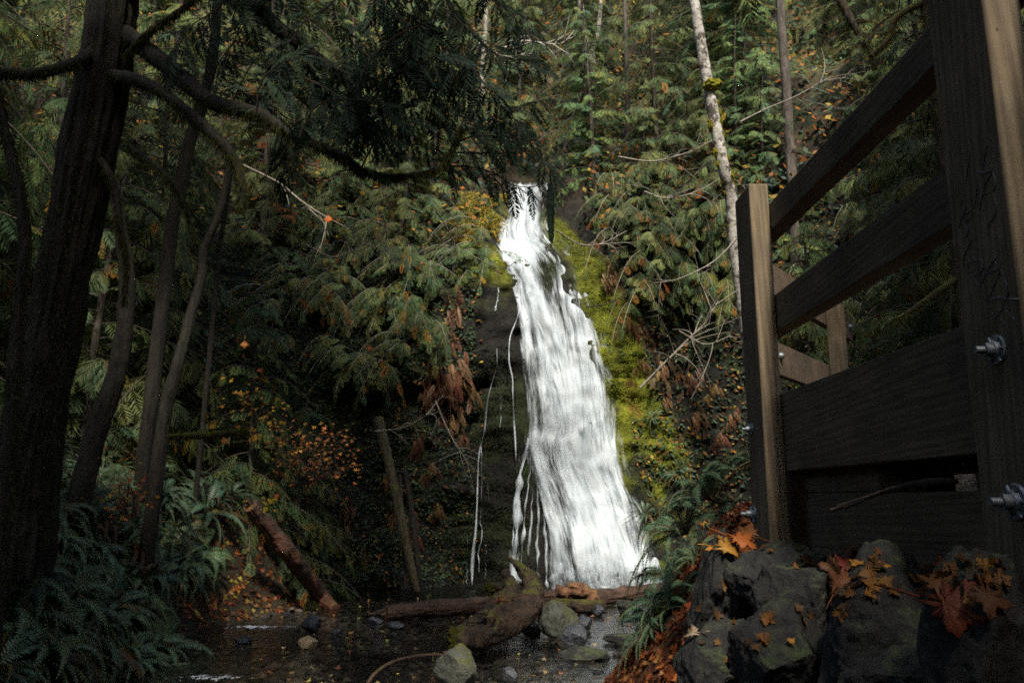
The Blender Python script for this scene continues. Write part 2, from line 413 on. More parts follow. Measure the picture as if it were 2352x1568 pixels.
# rock, moss and soil where they grow on this face
u_, v_ = proj(P)
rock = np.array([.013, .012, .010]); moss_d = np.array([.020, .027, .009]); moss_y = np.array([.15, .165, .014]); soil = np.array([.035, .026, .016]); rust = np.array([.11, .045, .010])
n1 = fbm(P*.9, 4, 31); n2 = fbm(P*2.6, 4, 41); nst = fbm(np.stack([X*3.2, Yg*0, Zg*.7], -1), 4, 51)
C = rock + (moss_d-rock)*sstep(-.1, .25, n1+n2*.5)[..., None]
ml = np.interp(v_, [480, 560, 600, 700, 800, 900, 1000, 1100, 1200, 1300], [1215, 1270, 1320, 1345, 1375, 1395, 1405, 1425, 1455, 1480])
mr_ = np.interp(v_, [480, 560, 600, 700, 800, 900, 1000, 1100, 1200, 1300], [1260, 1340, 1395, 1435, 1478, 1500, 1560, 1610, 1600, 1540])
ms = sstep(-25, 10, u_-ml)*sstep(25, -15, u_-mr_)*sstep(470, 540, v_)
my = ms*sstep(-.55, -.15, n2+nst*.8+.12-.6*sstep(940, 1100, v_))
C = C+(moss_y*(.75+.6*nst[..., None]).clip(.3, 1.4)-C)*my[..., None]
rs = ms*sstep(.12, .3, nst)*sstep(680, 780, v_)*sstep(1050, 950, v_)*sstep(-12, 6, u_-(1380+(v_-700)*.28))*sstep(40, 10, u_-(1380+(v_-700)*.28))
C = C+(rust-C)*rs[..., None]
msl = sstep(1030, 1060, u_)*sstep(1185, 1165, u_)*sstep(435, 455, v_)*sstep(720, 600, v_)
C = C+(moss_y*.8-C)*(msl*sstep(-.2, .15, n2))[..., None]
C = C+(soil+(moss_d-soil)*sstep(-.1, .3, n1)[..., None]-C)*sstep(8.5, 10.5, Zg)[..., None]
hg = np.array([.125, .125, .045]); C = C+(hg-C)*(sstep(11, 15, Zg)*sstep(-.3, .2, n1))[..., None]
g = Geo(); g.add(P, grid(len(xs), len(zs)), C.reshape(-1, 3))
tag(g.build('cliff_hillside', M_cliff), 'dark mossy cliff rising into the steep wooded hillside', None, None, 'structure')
# ground: stream bed and both banks
xs = np.concatenate([np.arange(-30, -9, .4), np.arange(-9, 5, .075), np.arange(5, 30, .35)]); ys = np.concatenate([np.arange(-14, 2, .4), np.arange(2, 19.4, .075)])
X, Yg = np.meshgrid(xs, ys); Zg = gz(X, Yg)
l = WL(Yg)-X; r = X-WR(Yg); p = np.stack([X, Yg, 0*X], -1); n1 = fbm(p*1.3, 4, 61)
bed = np.array([.062, .056, .049]); soil = np.array([.05, .032, .018]); lsoil = np.array([.032, .026, .015]); path = np.array([.20, .155, .10])
C = np.tile(bed, X.shape+(1,))
C = C+(lsoil-C)*sstep(-.1, .4, l)[..., None]; C = C+(np.array([.07, .028, .012])-C)*sstep(-.1, .3, r)[..., None]
C = C+(path-C)*(sstep(2.6, 3.1, X)*sstep(11, 9, Yg)*sstep(2, 3, r))[..., None]
g = Geo(); g.add(np.stack([X, Yg, Zg], -1), grid(len(xs), len(ys)), C.reshape(-1, 3)*(1+.5*n1.reshape(-1, 1)))
tag(g.build('ground', M_ground), None, None, None, 'structure')
# water surface
xs = np.arange(-10, 5.5, .1); ys = np.arange(-10, 19.5, .1); X, Yg = np.meshgrid(xs, ys)
foamv = np.zeros_like(X)
for (u, v, rx_, ry_, a) in ((600, 1442, .8, .25, .9), (690, 1440, .35, .15, .7), (480, 1560, .7, .3, .8), (630, 1548, .5, .2, .5), (880, 1500, .4, .12, .4), (1440, 1385, .4, .2, .4)):
    q = water(u, v); foamv = np.maximum(foamv, a*np.exp(-((X-q[0])/rx_)**2-((Yg-q[1])/ry_)**2))
q = water(1400, 1352); foamv = np.maximum(foamv, 1.0*np.exp(-((X-q[0])/1.1)**2-((Yg-q[1])/.45)**2))
zz = .018*fbm(np.stack([X*1.7, Yg*1.4, 0*X], -1), 3, 71)+.03*foamv
g = Geo(); g.add(np.stack([X, Yg, zz], -1), grid(len(xs), len(ys)), np.repeat(foamv.reshape(-1, 1), 3, 1))
tag(g.build('stream_water', M_water), None, None, None, 'structure')

# ------------------------------------------------------------------ the waterfall
def smooth_cliff_hit(u, v, off):
    sh = np.shape(u); dr = ray(np.ravel(u), np.ravel(v)); Yq = np.full(len(dr), 18.)
    for _ in range(14):
        p = CAM+dr*Yq[:, None]; Yq = .3*Yq+.7*ycliff(p[:, 0], p[:, 2], .35)
    p = CAM+dr*Yq[:, None]
    d = norm(p-CAM); return (p-d*np.ravel(off)[:, None]).reshape(sh+(3,))
def set_flow_uv(o, uvs):
    me = o.data; ul = me.uv_layers.new(name='flow'); idx = np.zeros(len(me.loops), np.int32); me.loops.foreach_get('vertex_index', idx)
    ul.data.foreach_set('uv', uvs[idx].ravel().astype(np.float32))
vk = [418, 460, 490, 520, 550, 590, 612, 640, 700, 760, 830, 900, 960, 1010, 1060, 1110, 1160, 1210, 1260, 1310, 1372]
lk = [1160, 1172, 1178, 1152, 1147, 1155, 1160, 1180, 1192, 1203, 1210, 1212, 1212, 1205, 1205, 1222, 1236, 1250, 1258, 1266, 1276]
rk = [1256, 1250, 1246, 1262, 1282, 1330, 1342, 1346, 1362, 1378, 1392, 1406, 1414, 1418, 1428, 1444, 1464, 1480, 1492, 1506, 1522]
edgeL = lambda v: np.interp(v, vk, lk)-13; edgeR = lambda v: np.interp(v, vk, rk)+13
ns, nt_ = 46, 190
S, Tt = np.meshgrid(np.linspace(0, 1, ns), np.linspace(0, 1, nt_))
Vv = 418+Tt*(1372-418); Uu = edgeL(Vv)+(edgeR(Vv)-edgeL(Vv))*S
Uu = Uu+4*fbm(np.stack([S*0+S*3, Tt*22, 0*S], -1), 3, 81)
bulge = .10+.16*np.sin(np.pi*S)+.22*fbm(np.stack([S*7, Tt*9, 0*S], -1), 3, 83)+.35*sstep(.7, 1, Tt)*np.sin(np.pi*S)
Pw = smooth_cliff_hit(Uu, Vv, bulge.clip(.03, 2))
for k in range(2):
    Pw[1:-1] = (Pw[:-2]+Pw[1:-1]*2+Pw[2:])/4
wid = (edgeR(Vv)-edgeL(Vv))/F*18; le = Tt*9.6
def stream(vs, us, ws, amp):
    return amp*np.exp(-(np.abs(Uu-np.interp(Vv, vs, us))/np.interp(Vv, vs, ws))**2.4)
dens = -.06+stream([418, 490, 560, 640, 700, 800, 900, 1000, 1100, 1200, 1300, 1372], [1208, 1212, 1204, 1212, 1236, 1264, 1292, 1306, 1330, 1352, 1384, 1396], [46, 34, 36, 32, 36, 44, 52, 60, 54, 58, 66, 96], 1.18)
dens = dens+stream([418, 560, 590, 650, 700, 800, 900, 1000, 1100, 1200, 1300, 1372], [1300, 1300, 1306, 1316, 1328, 1346, 1362, 1374, 1392, 1424, 1452, 1470], [10, 16, 34, 36, 38, 38, 42, 42, 46, 48, 52, 60], .95)*sstep(560, 605, Vv)
dens = dens+stream([960, 1010, 1100, 1200, 1300, 1372], [1216, 1224, 1246, 1272, 1290, 1296], [10, 16, 17, 18, 20, 24], .72)*sstep(940, 1020, Vv)
dens = dens+stream([500, 560, 600, 650, 700], [1160, 1160, 1168, 1184, 1196], [13, 13, 11, 9, 7], 1.1)*sstep(490, 530, Vv)*sstep(740, 680, Vv)
dens = dens+stream([700, 900, 1372], [1204, 1218, 1290], [10, 10, 10], .35)*sstep(680, 720, Vv)
dens = dens*(1-.55*np.exp(-((Uu-1258)/13)**2-((Vv-650)/48)**2))-.5*np.exp(-((Uu-1400)/14)**2-((Vv-885)/40)**2)-.2*np.exp(-((Uu-1320)/22)**2-((Vv-880)/60)**2)-.35*np.exp(-((Uu-1445)/12)**2-((Vv-1235)/40)**2)-.3*np.exp(-((Uu-1232)/14)**2-((Vv-478)/10)**2)
dens = dens*sstep(414, 436, Vv)
dens = dens.clip(0, 1.1)
g = Geo(); g.add(Pw, grid(ns, nt_), np.repeat(dens.reshape(-1, 1), 3, 1)); UVs = [np.stack([(S-.5)*wid+3, le], -1).reshape(-1, 2)]
def ribbon(path_u, path_v, w, off, dn, seed):
    n = len(path_u); c = smooth_cliff_hit(np.asarray(path_u, float), np.asarray(path_v, float), np.full(n, off))
    c[1:-1] = (c[:-2]+c[1:-1]*2+c[2:])/4
    t = np.linspace(0, 1, n); w = np.asarray(w)*np.ones(n)
    q = np.array([-.5, 0, .5]); V = c[:, None]+np.array([1., 0, 0])*(w[:, None]*q)[..., None]; V[:, 1, 1] -= w*.35
    dd = np.stack([dn*.25, dn, dn*.25], 1)
    ln = np.concatenate([[0], np.cumsum(np.linalg.norm(np.diff(c, axis=0), axis=1))])
    uvr = np.stack([w[:, None]*q+seed*1.7, np.repeat(ln[:, None], 3, 1)+seed*.31], -1)
    return V.reshape(-1, 3), grid(3, n), np.repeat(dd.reshape(-1, 1), 3, 1), uvr.reshape(-1, 2)
rr = np.random.default_rng(5)
kk = 0
while kk < 230:
    s0 = rr.random(); t0 = rr.uniform(0, .92); ln = rr.uniform(.05, .16)
    if dens[int(t0*(nt_-1)), int(s0*(ns-1))] < rr.uniform(.25, .8): continue
    kk += 1
    t = np.linspace(t0, min(1, t0+ln), 12); vv = 418+t*(1372-418); sx_ = s0+rr.uniform(-.05, .08)*(t-t0)/ln
    uu = edgeL(vv)+(edgeR(vv)-edgeL(vv))*sx_; e = np.sin(np.pi*np.linspace(0.04, .98, 12))
    Vr, Fr, Cr, Ur = ribbon(uu, vv, rr.uniform(.06, .22)*(e**.5), rr.uniform(.16, .40)*(.6+.5*t0), (.05+.5*e*rr.uniform(.4, 1)), kk)
    g.add(Vr, Fr, Cr); UVs.append(Ur)
# splashes where the water strikes ledges and the pool
for k in range(60):
    u0 = rr.uniform(1285, 1508); v0 = rr.uniform(1318, 1366)-abs(u0-1400)*.06
    p = smooth_cliff_hit(np.array([u0]), np.array([v0]), np.array([.5]))[0]
    V, Fc = ICO[3]; V = V*(1+.5*fbm(V*2+k, 3, k)[:, None])*np.array([rr.uniform(.12, .3), .12, rr.uniform(.12, .35)])
    g.add(V+p, Fc, np.full((len(V), 3), rr.uniform(.1, .42))); UVs.append(V[:, [0, 2]]+k)
wf = g.build('waterfall', M_fall); set_flow_uv(wf, np.concatenate(UVs))
tag(wf, 'main white waterfall fanning down the mossy cliff from a narrow notch', 'waterfall')
def trickle(label, strands, seed):
    g = Geo(); U = []
    for i, (pts, w0, w1, d) in enumerate(strands):
        pp = spline(np.array([(a, b, 0) for a, b in pts], float), 60)
        t = np.linspace(0, 1, 60); w = (w0+(w1-w0)*t)*(.75+.5*vnoise(np.stack([t*14, 0*t, 0*t], -1), seed+i))
        Vr, Fr, Cr, Ur = ribbon(pp[:, 0]+2*vnoise(np.stack([t*16, 0*t+3, 0*t], -1), seed+i), pp[:, 1], np.maximum(w*.9, .014), .27, 1.25*d*(.8+.4*vnoise(np.stack([t*9, 0*t+7, 0*t], -1), seed))*np.minimum(1, 12*(1-t)+.4), seed+i)
        g.add(Vr, Fr, Cr); U.append(Ur)
    o = g.build('water_trickle', M_fall); set_flow_uv(o, np.concatenate(U)); tag(o, label, 'waterfall', 'thin side trickles beside the main fall')
trickle('long thin trickle splitting off beside the left edge of the main fall', [
    ([(1196, 640), (1197, 700), (1185, 740), (1172, 775), (1170, 830), (1176, 870), (1181, 940), (1183, 1010), (1185, 1060)], .06, .04, .75),
    ([(1214, 1005), (1204, 1050), (1194, 1100), (1188, 1160), (1186, 1230), (1182, 1290), (1186, 1345)], .10, .36, .85),
    ([(1222, 1030), (1214, 1100), (1206, 1180), (1200, 1260), (1196, 1340)], .05, .10, .45), ([(1226, 1050), (1222, 1150), (1216, 1250), (1214, 1340)], .04, .12, .35), ([(1232, 1080), (1236, 1180), (1234, 1280), (1236, 1345)], .06, .12, .4), ([(1244, 1130), (1252, 1220), (1254, 1300), (1258, 1350)], .06, .16, .5),
    ([(1216, 1010), (1199, 1080), (1186, 1130), (1180, 1200), (1178, 1260)], .04, .08, .7)], 200)
trickle('slender trickle on the dark rock, farthest from the main fall', [
    ([(1143, 800), (1138, 850), (1128, 885), (1118, 930), (1112, 990), (1104, 1030), (1099, 1080), (1096, 1150), (1093, 1220), (1087, 1280), (1085, 1342)], .035, .085, .9),
    ([(1104, 1025), (1108, 1100), (1104, 1180), (1106, 1220), (1100, 1270), (1098, 1315)], .03, .035, .7),
    ([(1074, 1240), (1073, 1290), (1072, 1340)], .02, .03, .5), ([(1116, 1250), (1115, 1330)], .02, .03, .45)], 230)
trickle('short faint trickle on wet rock between the two longer trickles', [
    ([(1152, 870), (1150, 930), (1149, 985)], .02, .03, .55), ([(1145, 660), (1142, 690), (1138, 715)], .05, .06, .6)], 260)

# ------------------------------------------------------------------ foliage makers
def spray(n=12, wid=.42, droop=.35, seed=0, lw=.055, fwd=.6, col=(.05, .08, .04), stem=(.05, .035, .02)):
    """A flat feathery conifer spray one unit long along +X: a thin stem with paired narrow leaf blades."""
    r = np.random.default_rng(seed); g = Geo()
    t = np.linspace(.06, .97, n); V = []
    for s in (-1, 1):
        tt = t+(.5*s*.9/n)*.5
        L = wid*(np.sin(np.pi*np.clip(tt*.80+.17, 0, 1))**.8)*r.uniform(.8, 1.15, n)
        a = fwd+r.normal(0, .09, n)
        b = np.stack([tt, 0*tt, 0*tt], 1)
        d = np.stack([np.sin(a)*.9+.1, s*np.cos(a), r.normal(-.10, .12, n)], 1)
        d = d/np.linalg.norm(d, axis=1)[:, None]
        pz = np.stack([d[:, 1]*-1, d[:, 0], 0*tt], 1)*lw*.5
        tip = b+d*L[:, None]; mid = b+d*L[:, None]*.45
        tip[:, 2] -= .12*L
        V.append(np.stack([b, mid+pz, tip, mid-pz], 1))
    V = np.concatenate(V).reshape(-1, 3)
    c = np.asarray(col)*r.uniform(.8, 1.2, len(V)//4).repeat(4)[:, None]
    g.add(V, np.arange(len(V)).reshape(-1, 4), c)
    st = np.array([[0, -.010, .004], [1, 0, .004], [1.04, 0, .0], [0, .010, .004]]); g.add(st, [[0, 1, 2, 3]], stem)
    V, Fs, C = g.arr(); x = V[:, 0].copy(); V = V.copy(); V[:, 2] -= droop*x**2*.5
    return V, [np.concatenate(Fs)], C
SPR = [spray(10+k % 3, .34+.06*(k % 3), .25+.25*(k % 4), k, .040, .72+.1*(k % 2), (1, 1, 1), (.6, .45, .4)) for k in range(8)]
GREENS = [(.062, .104, .046), (.084, .124, .046), (.116, .146, .048), (.138, .152, .044), (.058, .104, .056), (.098, .130, .044)]
def pickgreen(r, warm=0.):
    c = np.array(GREENS[r.integers(len(GREENS))])*r.uniform(.75, 1.3)
    x = r.random()
    if x < .012+warm*.5: c = np.array((.30, .13, .022))*r.uniform(.7, 1.2)
    elif x < .04+warm: c = np.array((.17, .14, .03))*r.uniform(.6, 1.1)
    return c
def branch(g, P, r, ns=9, sl=.5, warm=0., tips=True, tw=.012, twc=(.06, .05, .04), gw=None, start=.18, lib=SPR, up=(0, 0, 1.)):
    """Sprays in a flat, drooping fan along the branch curve P."""
    n = len(P); tube(gw or g, P, [tw, tw*.35], 4, twc, cap=False)
    T = norm(np.gradient(P, axis=0)); bc = np.array(GREENS[r.integers(len(GREENS))])*r.uniform(.75, 1.25)
    for k in range(ns):
        f = start+(1-start)*(k+.5)/ns+r.normal(0, .02); i = min(n-1, max(0, int(f*(n-1))))
        s = 1 if k % 2 else -1
        M = frame(T[i], up)
        a = s*r.uniform(.6, 1.05)*(1-.45*f)
        M = M @ rz(a) @ ry(r.uniform(.05, .45)) @ rx(r.normal(0, .18))
        L = sl*(1.12-.55*f)*r.uniform(.75, 1.2)
        g.addg(lib[r.integers(len(lib))], M*L, P[i], .6*bc+.4*pickgreen(r) if r.random() > .04+warm else pickgreen(r, .8))
    if tips:
        g.addg(lib[r.integers(len(lib))], frame(T[-1], up)*sl*.75, P[-1], pickgreen(r, warm))
def bough(base, az, L, r, rise=.15, droop=.55, n=9):
    t = np.linspace(0, 1, n)
    h = np.array([math.cos(az), math.sin(az), 0]); side = np.array([-h[1], h[0], 0])*r.normal(0, .12)
    return base+L*(t[:, None]*h+(t**2)[:, None]*side+np.stack([0*t, 0*t, rise*t-droop*t**2], 1))
def conifer_parts(h, lmax, nb, seed, bare=.05, ns=9, sl=.55, warm=0., rad=None, low=.05, ang=None):
    r = np.random.default_rng(seed); gt = Geo(); gc = Geo()
    rad = rad or h*.011; t = np.linspace(0, 1, 14); lean = r.normal(0, .03, 2)
    trunk = np.stack([lean[0]*h*t**2+.02*h*np.sin(t*5+seed)*.4, lean[1]*h*t**2, h*t], 1)
    tube(gt, trunk, [rad, rad*.75, rad*.12], 8, (.5, .5, .5), .06, seed)
    az = r.uniform(0, 6.28)
    for k in range(nb):
        f = low+(1-low)*(k+r.uniform(0, .9))/nb
        az += 2.4+r.normal(0, .35)
        L = lmax*(1-f)**.62*r.uniform(.55, 1.15)+.25
        a = az if ang is None else ang[0]+(az % 6.283-3.14)/3.14*ang[1]
        b = np.array([np.interp(f, t, trunk[:, i]) for i in range(3)])
        P = bough(b, a, L, r, r.uniform(-.05, .35), r.uniform(.35, .8))
        branch(gc, P, r, max(5, int(ns*L/lmax+3)), sl*r.uniform(.75, 1.15)*(.6+.4*L/lmax), warm, tw=.010+.006*L, gw=gt, start=.12)
        if r.random() < bare: tube(gt, bough(b, a+1, L*.7, r, .1, .4), [.012, .004], 3, (.6, .6, .6), cap=False)
    return gt, gc
CON = []
for k, (h, lm, nb, ns_, sl_) in enumerate([(8.5, 2.2, 66, 15, .64), (7.2, 2.0, 60, 14, .58), (9.6, 2.4, 74, 16, .68), (6.2, 1.9, 54, 14, .54), (7.8, 2.3, 60, 16, .70), (5.0, 1.7, 46, 13, .50)]):
    CON.append((h, conifer_parts(h, lm, nb, 100+k, .25, ns_, sl_, .035*(k % 3))))
CONM = []
def place_conifer(k, loc, rzv, sc, label, group, name='conifer_tree', mats=None, cat='tree', tilt=0.):
    e = empty(name, loc, label, cat, group, rzv); e.scale = (sc, sc, sc); e.rotation_euler = (tilt*math.cos(rzv*3), tilt*math.sin(rzv*5), rzv)
    while len(CONM) < len(CON): CONM.append([None, None])
    for j, (nm, mt) in enumerate((('trunk', M_bark_con), ('crown', M_leaf))):
        if CONM[k][j] is None:
            o = CON[k][1][j].build(nm, mt, e, True); CONM[k][j] = o
        else:
            o = CONM[k][j].copy(); COL.objects.link(o); o.parent = e
    return e

# ------------------------------------------------------------------ the wooded hillside
r = np.random.default_rng(21)
def hill_pos(x, z): return np.array([x, float(ycliff(x, z))+.25, z-.35])
spots = []
for z0, n_, x0, x1 in ((8.4, 10, -9, 9), (10.2, 11, -11, 11), (12.6, 11, -13, 13), (15.2, 11, -15, 15), (18.2, 11, -17, 17), (21.5, 10, -19, 19), (25, 10, -21, 21), (29, 9, -22, 22)):
    for k in range(n_):
        x = x0+(x1-x0)*(k+r.uniform(.15, .85))/n_; z = z0+r.uniform(-.9, .9)
        if z0 < 9 and -1.6 < x < 2.0: continue
        if z0 < 11 and -.6 < x < 1.4: continue
        spots.append((x, z))
for i, (x, z) in enumerate(spots):
    p = hill_pos(x, z); u, v = proj(p)
    if z < 9.7: lab, gp = 'drooping young cedar rooted on the mossy rim of the cliff', 'cedars along the cliff rim'
    elif x < -3: lab, gp = 'feathery cedar on the shaded hillside up beyond the dark hanging boughs', 'cedars on the shaded side of the hillside'
    elif x < 3.2: lab, gp = 'feathery green cedar on the hillside straight up above the waterfall', 'cedars above the waterfall'
    else: lab, gp = 'feathery green cedar on the hillside between the birch-like trunk and the railing', 'cedars above the railing'
    place_conifer(int(r.integers(6)), p, r.uniform(0, 6.28), r.uniform(.7, 1.15)*(.75 if z < 9.7 else 1), lab, gp, tilt=.06)

# low cedar saplings that overhang the cliff face on both sides of the fall
def sapling(n, L, seed, warm=.05, spread=1.2, sl=.42):
    r = np.random.default_rng(seed); gt = Geo(); gc = Geo()
    for k in range(n):
        az = -math.pi/2+r.uniform(-spread, spread)
        P = bough(np.array([r.normal(0, .15), r.normal(0, .1), r.normal(0, .25)]), az, L*r.uniform(.5, 1.1), r, r.uniform(-.1, .5), r.uniform(.5, 1.0))
        branch(gc, P, r, 15, sl*r.uniform(.6, 1.0), warm, tw=.012, gw=gt, twc=(.7, .7, .7))
    return gt, gc
SAP = [sapling(9, 1.4, 300+k, .04+.05*(k % 3)) for k in range(5)]; SAPM = [None]*5
def place_sapling(k, loc, rzv, sc, label, group):
    e = empty('cedar_sapling', loc, label, 'sapling', group, rzv); e.scale = (sc,)*3
    if SAPM[k] is None: SAPM[k] = (SAP[k][0].build('stem', M_twig, e), SAP[k][1].build('foliage', M_leaf, e))
    else:
        for q in SAPM[k]:
            o = q.copy(); COL.objects.link(o); o.parent = e
    return e
r = np.random.default_rng(33)
for (u0, u1, v0, v1, n_, lab, gp) in (
        (640, 1120, 470, 640, 22, 'cedar sapling hanging over the lit cliff rim beside the top of the fall', 'saplings over the cliff rim near the fall'),
        (600, 1000, 640, 900, 22, 'dark cedar sapling clinging to the shaded cliff beyond the yellow maple shrub', 'saplings on the shaded cliff'),
        (1400, 1690, 430, 560, 18, 'cedar sapling with spreading fronds on the rim behind the moss strip', 'saplings on the rim beyond the moss strip'),
        (1440, 1720, 560, 700, 9, 'cedar sapling drooping over the dark hollow beside the mossy strip', 'saplings over the dark hollow'),
        (1800, 2250, 480, 950, 26, 'dark cedar sapling seen between the railing beams', 'saplings seen through the railing')):
    for k in range(n_):
        u, v = r.uniform(u0, u1), r.uniform(v0, v1)
        p = hit(u, v, 'any')[0]; p = p+np.array([0, .05, .1])
        place_sapling(int(r.integers(5)), p, r.normal(0, .35)+(-.3 if u < 1176 else .25), r.uniform(.6, 1.1), lab, gp)

# brown dead fronds hanging on the rock
DEADS = [spray(11, .28, .9, 40+k, .09, .75, (1, 1, 1), (.5, .4, .3)) for k in range(4)]
def dead_cluster(n, seed, L=.5):
    r = np.random.default_rng(seed); g = Geo()
    for k in range(n):
        M = frame(norm([r.normal(0, .35), -.5+r.normal(0, .2), -.75])) @ rx(r.uniform(-1.2, 1.2))
        c = np.array([(.17, .095, .045), (.22, .14, .06), (.12, .065, .032), (.15, .065, .035), (.13, .085, .04)][r.integers(5)])*r.uniform(.6, 1.15)
        g.addg(DEADS[r.integers(4)], M*L*r.uniform(.6, 1.2), np.array([r.normal(0, .20), r.normal(0, .06), r.normal(0, .22)]), c)
    return g
DC = [dead_cluster(16, 500+k) for k in range(4)]; DCM = [None]*4
r = np.random.default_rng(44)
spots = [(1035, 795, 1.0), (1045, 835, 1.05), (1025, 870, .95), (1055, 880, .95), (1030, 920, .85), (1042, 950, .7), (1000, 840, .7), (985, 890, .6), (1050, 690, .9), (960, 1010, .6), (990, 1070, .6), (1060, 1010, .5),
         (905, 1180, .55), (940, 1190, .6), (950, 1230, .55), (800, 1170, .5), (845, 1265, .5), (790, 1210, .5), (1005, 1165, .45), (890, 1100, .5),
         (1395, 615, .6), (1402, 640, .55), (1440, 740, .6), (1465, 760, .6), (1500, 800, .6), (1520, 830, .6), (1475, 830, .5), (1555, 870, .6), (1530, 900, .5), (1590, 860, .6), (1640, 890, .5), (1600, 960, .6), (1560, 1010, .45), (1680, 950, .5), (1650, 1000, .5), (1450, 700, .5)]
for i, (u, v, sc) in enumerate(spots):
    p = hit(u, v, 'cliff')[0]; p[1] -= .06
    lab, gp = (('tuft of brown withered fern fronds hanging on the dark rock left of the trickles', 'withered ferns on the dark rock') if u < 1176 else
               ('tuft of rusty withered fern fronds hanging beside the mossy strip', 'withered ferns beside the mossy strip'))
    if i == 1: lab, gp = 'largest mass of tan withered fronds on the cliff, above the trickles', None
    o = DC[i % 4].build('withered_fern', M_dead) if DCM[i % 4] is None else None
    if o: DCM[i % 4] = o
    else: o = DCM[i % 4].copy(); COL.objects.link(o)
    o.location = p; o.scale = (sc,)*3; o.rotation_euler = (0, 0, r.normal(0, .5)); tag(o, lab, 'fern', gp)

# ------------------------------------------------------------------ sword ferns
def frond(g, P, L, r, col, wid=.072, n=30, pl=.022):
    """A frond: curve P with paired tapering leaflets."""
    t = np.linspace(0, 1, len(P)); T = norm(np.gradient(P, axis=0))
    tube(g, P, [.006*L+.002, .0015], 4, (.09, .075, .03), cap=False)
    tt = np.linspace(.10, .985, n); base = np.stack([np.interp(tt, t, P[:, i]) for i in range(3)], 1); TT = norm(np.stack([np.interp(tt, t, T[:, i]) for i in range(3)], 1))
    Sd = norm(np.cross(TT, [0, 0, 1.])); U = np.cross(Sd, TT)
    ll = wid*L*np.clip(np.minimum(.35+tt*2.6, (1.02-tt)*1.45), 0, 1)**.9*r.uniform(.85, 1.12, n)
    roll = r.normal(0, .25)
    for s in (-1, 1):
        d = norm(Sd*s*math.cos(roll)+TT*.34+U*(-.18+s*math.sin(roll))+r.normal(0, .05, (n, 3)))
        w = TT*(pl*L*.42)[:, None] if np.ndim(pl) else TT*(pl*L*.42)
        b = base; m = b+d*(ll*.4)[:, None]; e = b+d*ll[:, None]-U*(ll*.12)[:, None]
        V = np.stack([b-w*.7, b+w*.7, m+w*.8, e, m-w*.9], 1).reshape(-1, 3)
        i0 = np.arange(n)*5
        g.add(V, np.stack([i0, i0+1, i0+2, i0+3, i0+4], 1), np.asarray(col)*r.uniform(.85, 1.15, n).repeat(5)[:, None])
def fern_geo(nf, L, seed, col=(.030, .062, .042), up=.7, spread=6.28, az0=0., n=30):
    r = np.random.default_rng(seed); g = Geo(); t = np.linspace(0, 1, 10)
    for k in range(nf):
        az = az0+spread*(k+r.uniform(-.3, .3))/nf; l = L*r.uniform(.65, 1.1); e = r.uniform(up-.3, up+.35)
        h = np.array([math.cos(az), math.sin(az), 0])
        P = l*(t[:, None]*.88*math.cos(e)*h+np.stack([0*t, 0*t, t*math.sin(e)*1.0-t**2.1*(.45+.30*math.sin(e))], 1))
        c = np.array(col)*r.uniform(.75, 1.3)
        if r.random() < .07: c = np.array((.15, .08, .025))*r.uniform(.6, 1.2)
        frond(g, P, l, r, c, n=n)
    return g
FERN = [fern_geo(20, 1.3, 700+k, ((.064, .122, .072), (.072, .125, .064), (.060, .116, .070), (.086, .132, .060), (.066, .122, .070))[k], .75) for k in range(5)]; FERNM = [None]*5
def place_fern(k, p, rzv, sc, label, group=None, tilt=(0, 0)):
    if FERNM[k] is None: o = FERNM[k] = FERN[k].build('sword_fern', M_fern)
    else: o = FERNM[k].copy(); COL.objects.link(o); None
    for q in ('label', 'group', 'category'):
        if q in o: del o[q]
    if tilt == 'slope': nn = norm(gnormal(np.array([p[0]]), np.array([p[1]]))[0]*.75+np.array([0, 0, .25])); Mr = Matrix(frame(np.cross(nn, [math.sin(rzv), math.cos(rzv), .1]), nn).tolist()); o.rotation_euler = Mr.to_euler()
    else: o.rotation_euler = (tilt[0], tilt[1], rzv)
    o.location = p; o.scale = (sc,)*3; tag(o, label, 'fern', group); return o
r = np.random.default_rng(55)
named = [  # left bank, most visible clumps: u, v of the crown, distance-independent (stands on the bank), scale, label
    (560, 1120, 1.05, 'broad sword fern on the bank edge over the leaning log'), (470, 1185, 1.0, 'sword fern with long pale fronds reaching out over the bare bank'),
    (200, 1310, .95, 'sword fern with two long curved fronds low on the shaded bank'), (110, 1380, 1.0, 'sword fern drooping at the lowest shaded corner of the bank'),
    (60, 1520, 1.0, 'sword fern at the water end of the shaded bank, lowest of all'), (330, 1100, .9, 'sword fern in front of the orange leaf patch'),
    (200, 1080, .95, 'sword fern between the mossy stem and the orange leaf patch'), (420, 1060, .8, 'sword fern below the mossy fallen branch'),
    (160, 1190, 1.0, 'dense sword fern midway down the shaded bank')]
for (u, v, sc, lab) in named:
    p = hit(u, v, 'any')[0]; place_fern(int(r.integers(5)), p+np.array([0, 0, .05]), r.uniform(0, 6), sc*1.15, lab, 'sword ferns on the shaded bank', 'slope')
for k in range(150):
    u, v = (r.uniform(-40, 650), r.uniform(900, 1320)) if k < 112 else (r.uniform(-60, 470), r.uniform(1280, 1570))
    if u > 440 and v > 1190: continue
    p = hit(u, v, 'any')[0]
    if p[1] > 17.0: continue
    place_fern(int(r.integers(5)), p+np.array([0, 0, .02]), r.uniform(0, 6), r.uniform(.8, 1.25), 'one of the dark sword ferns crowding the shaded bank under the leaning tree', 'dark crowding sword ferns of the bank', 'slope')
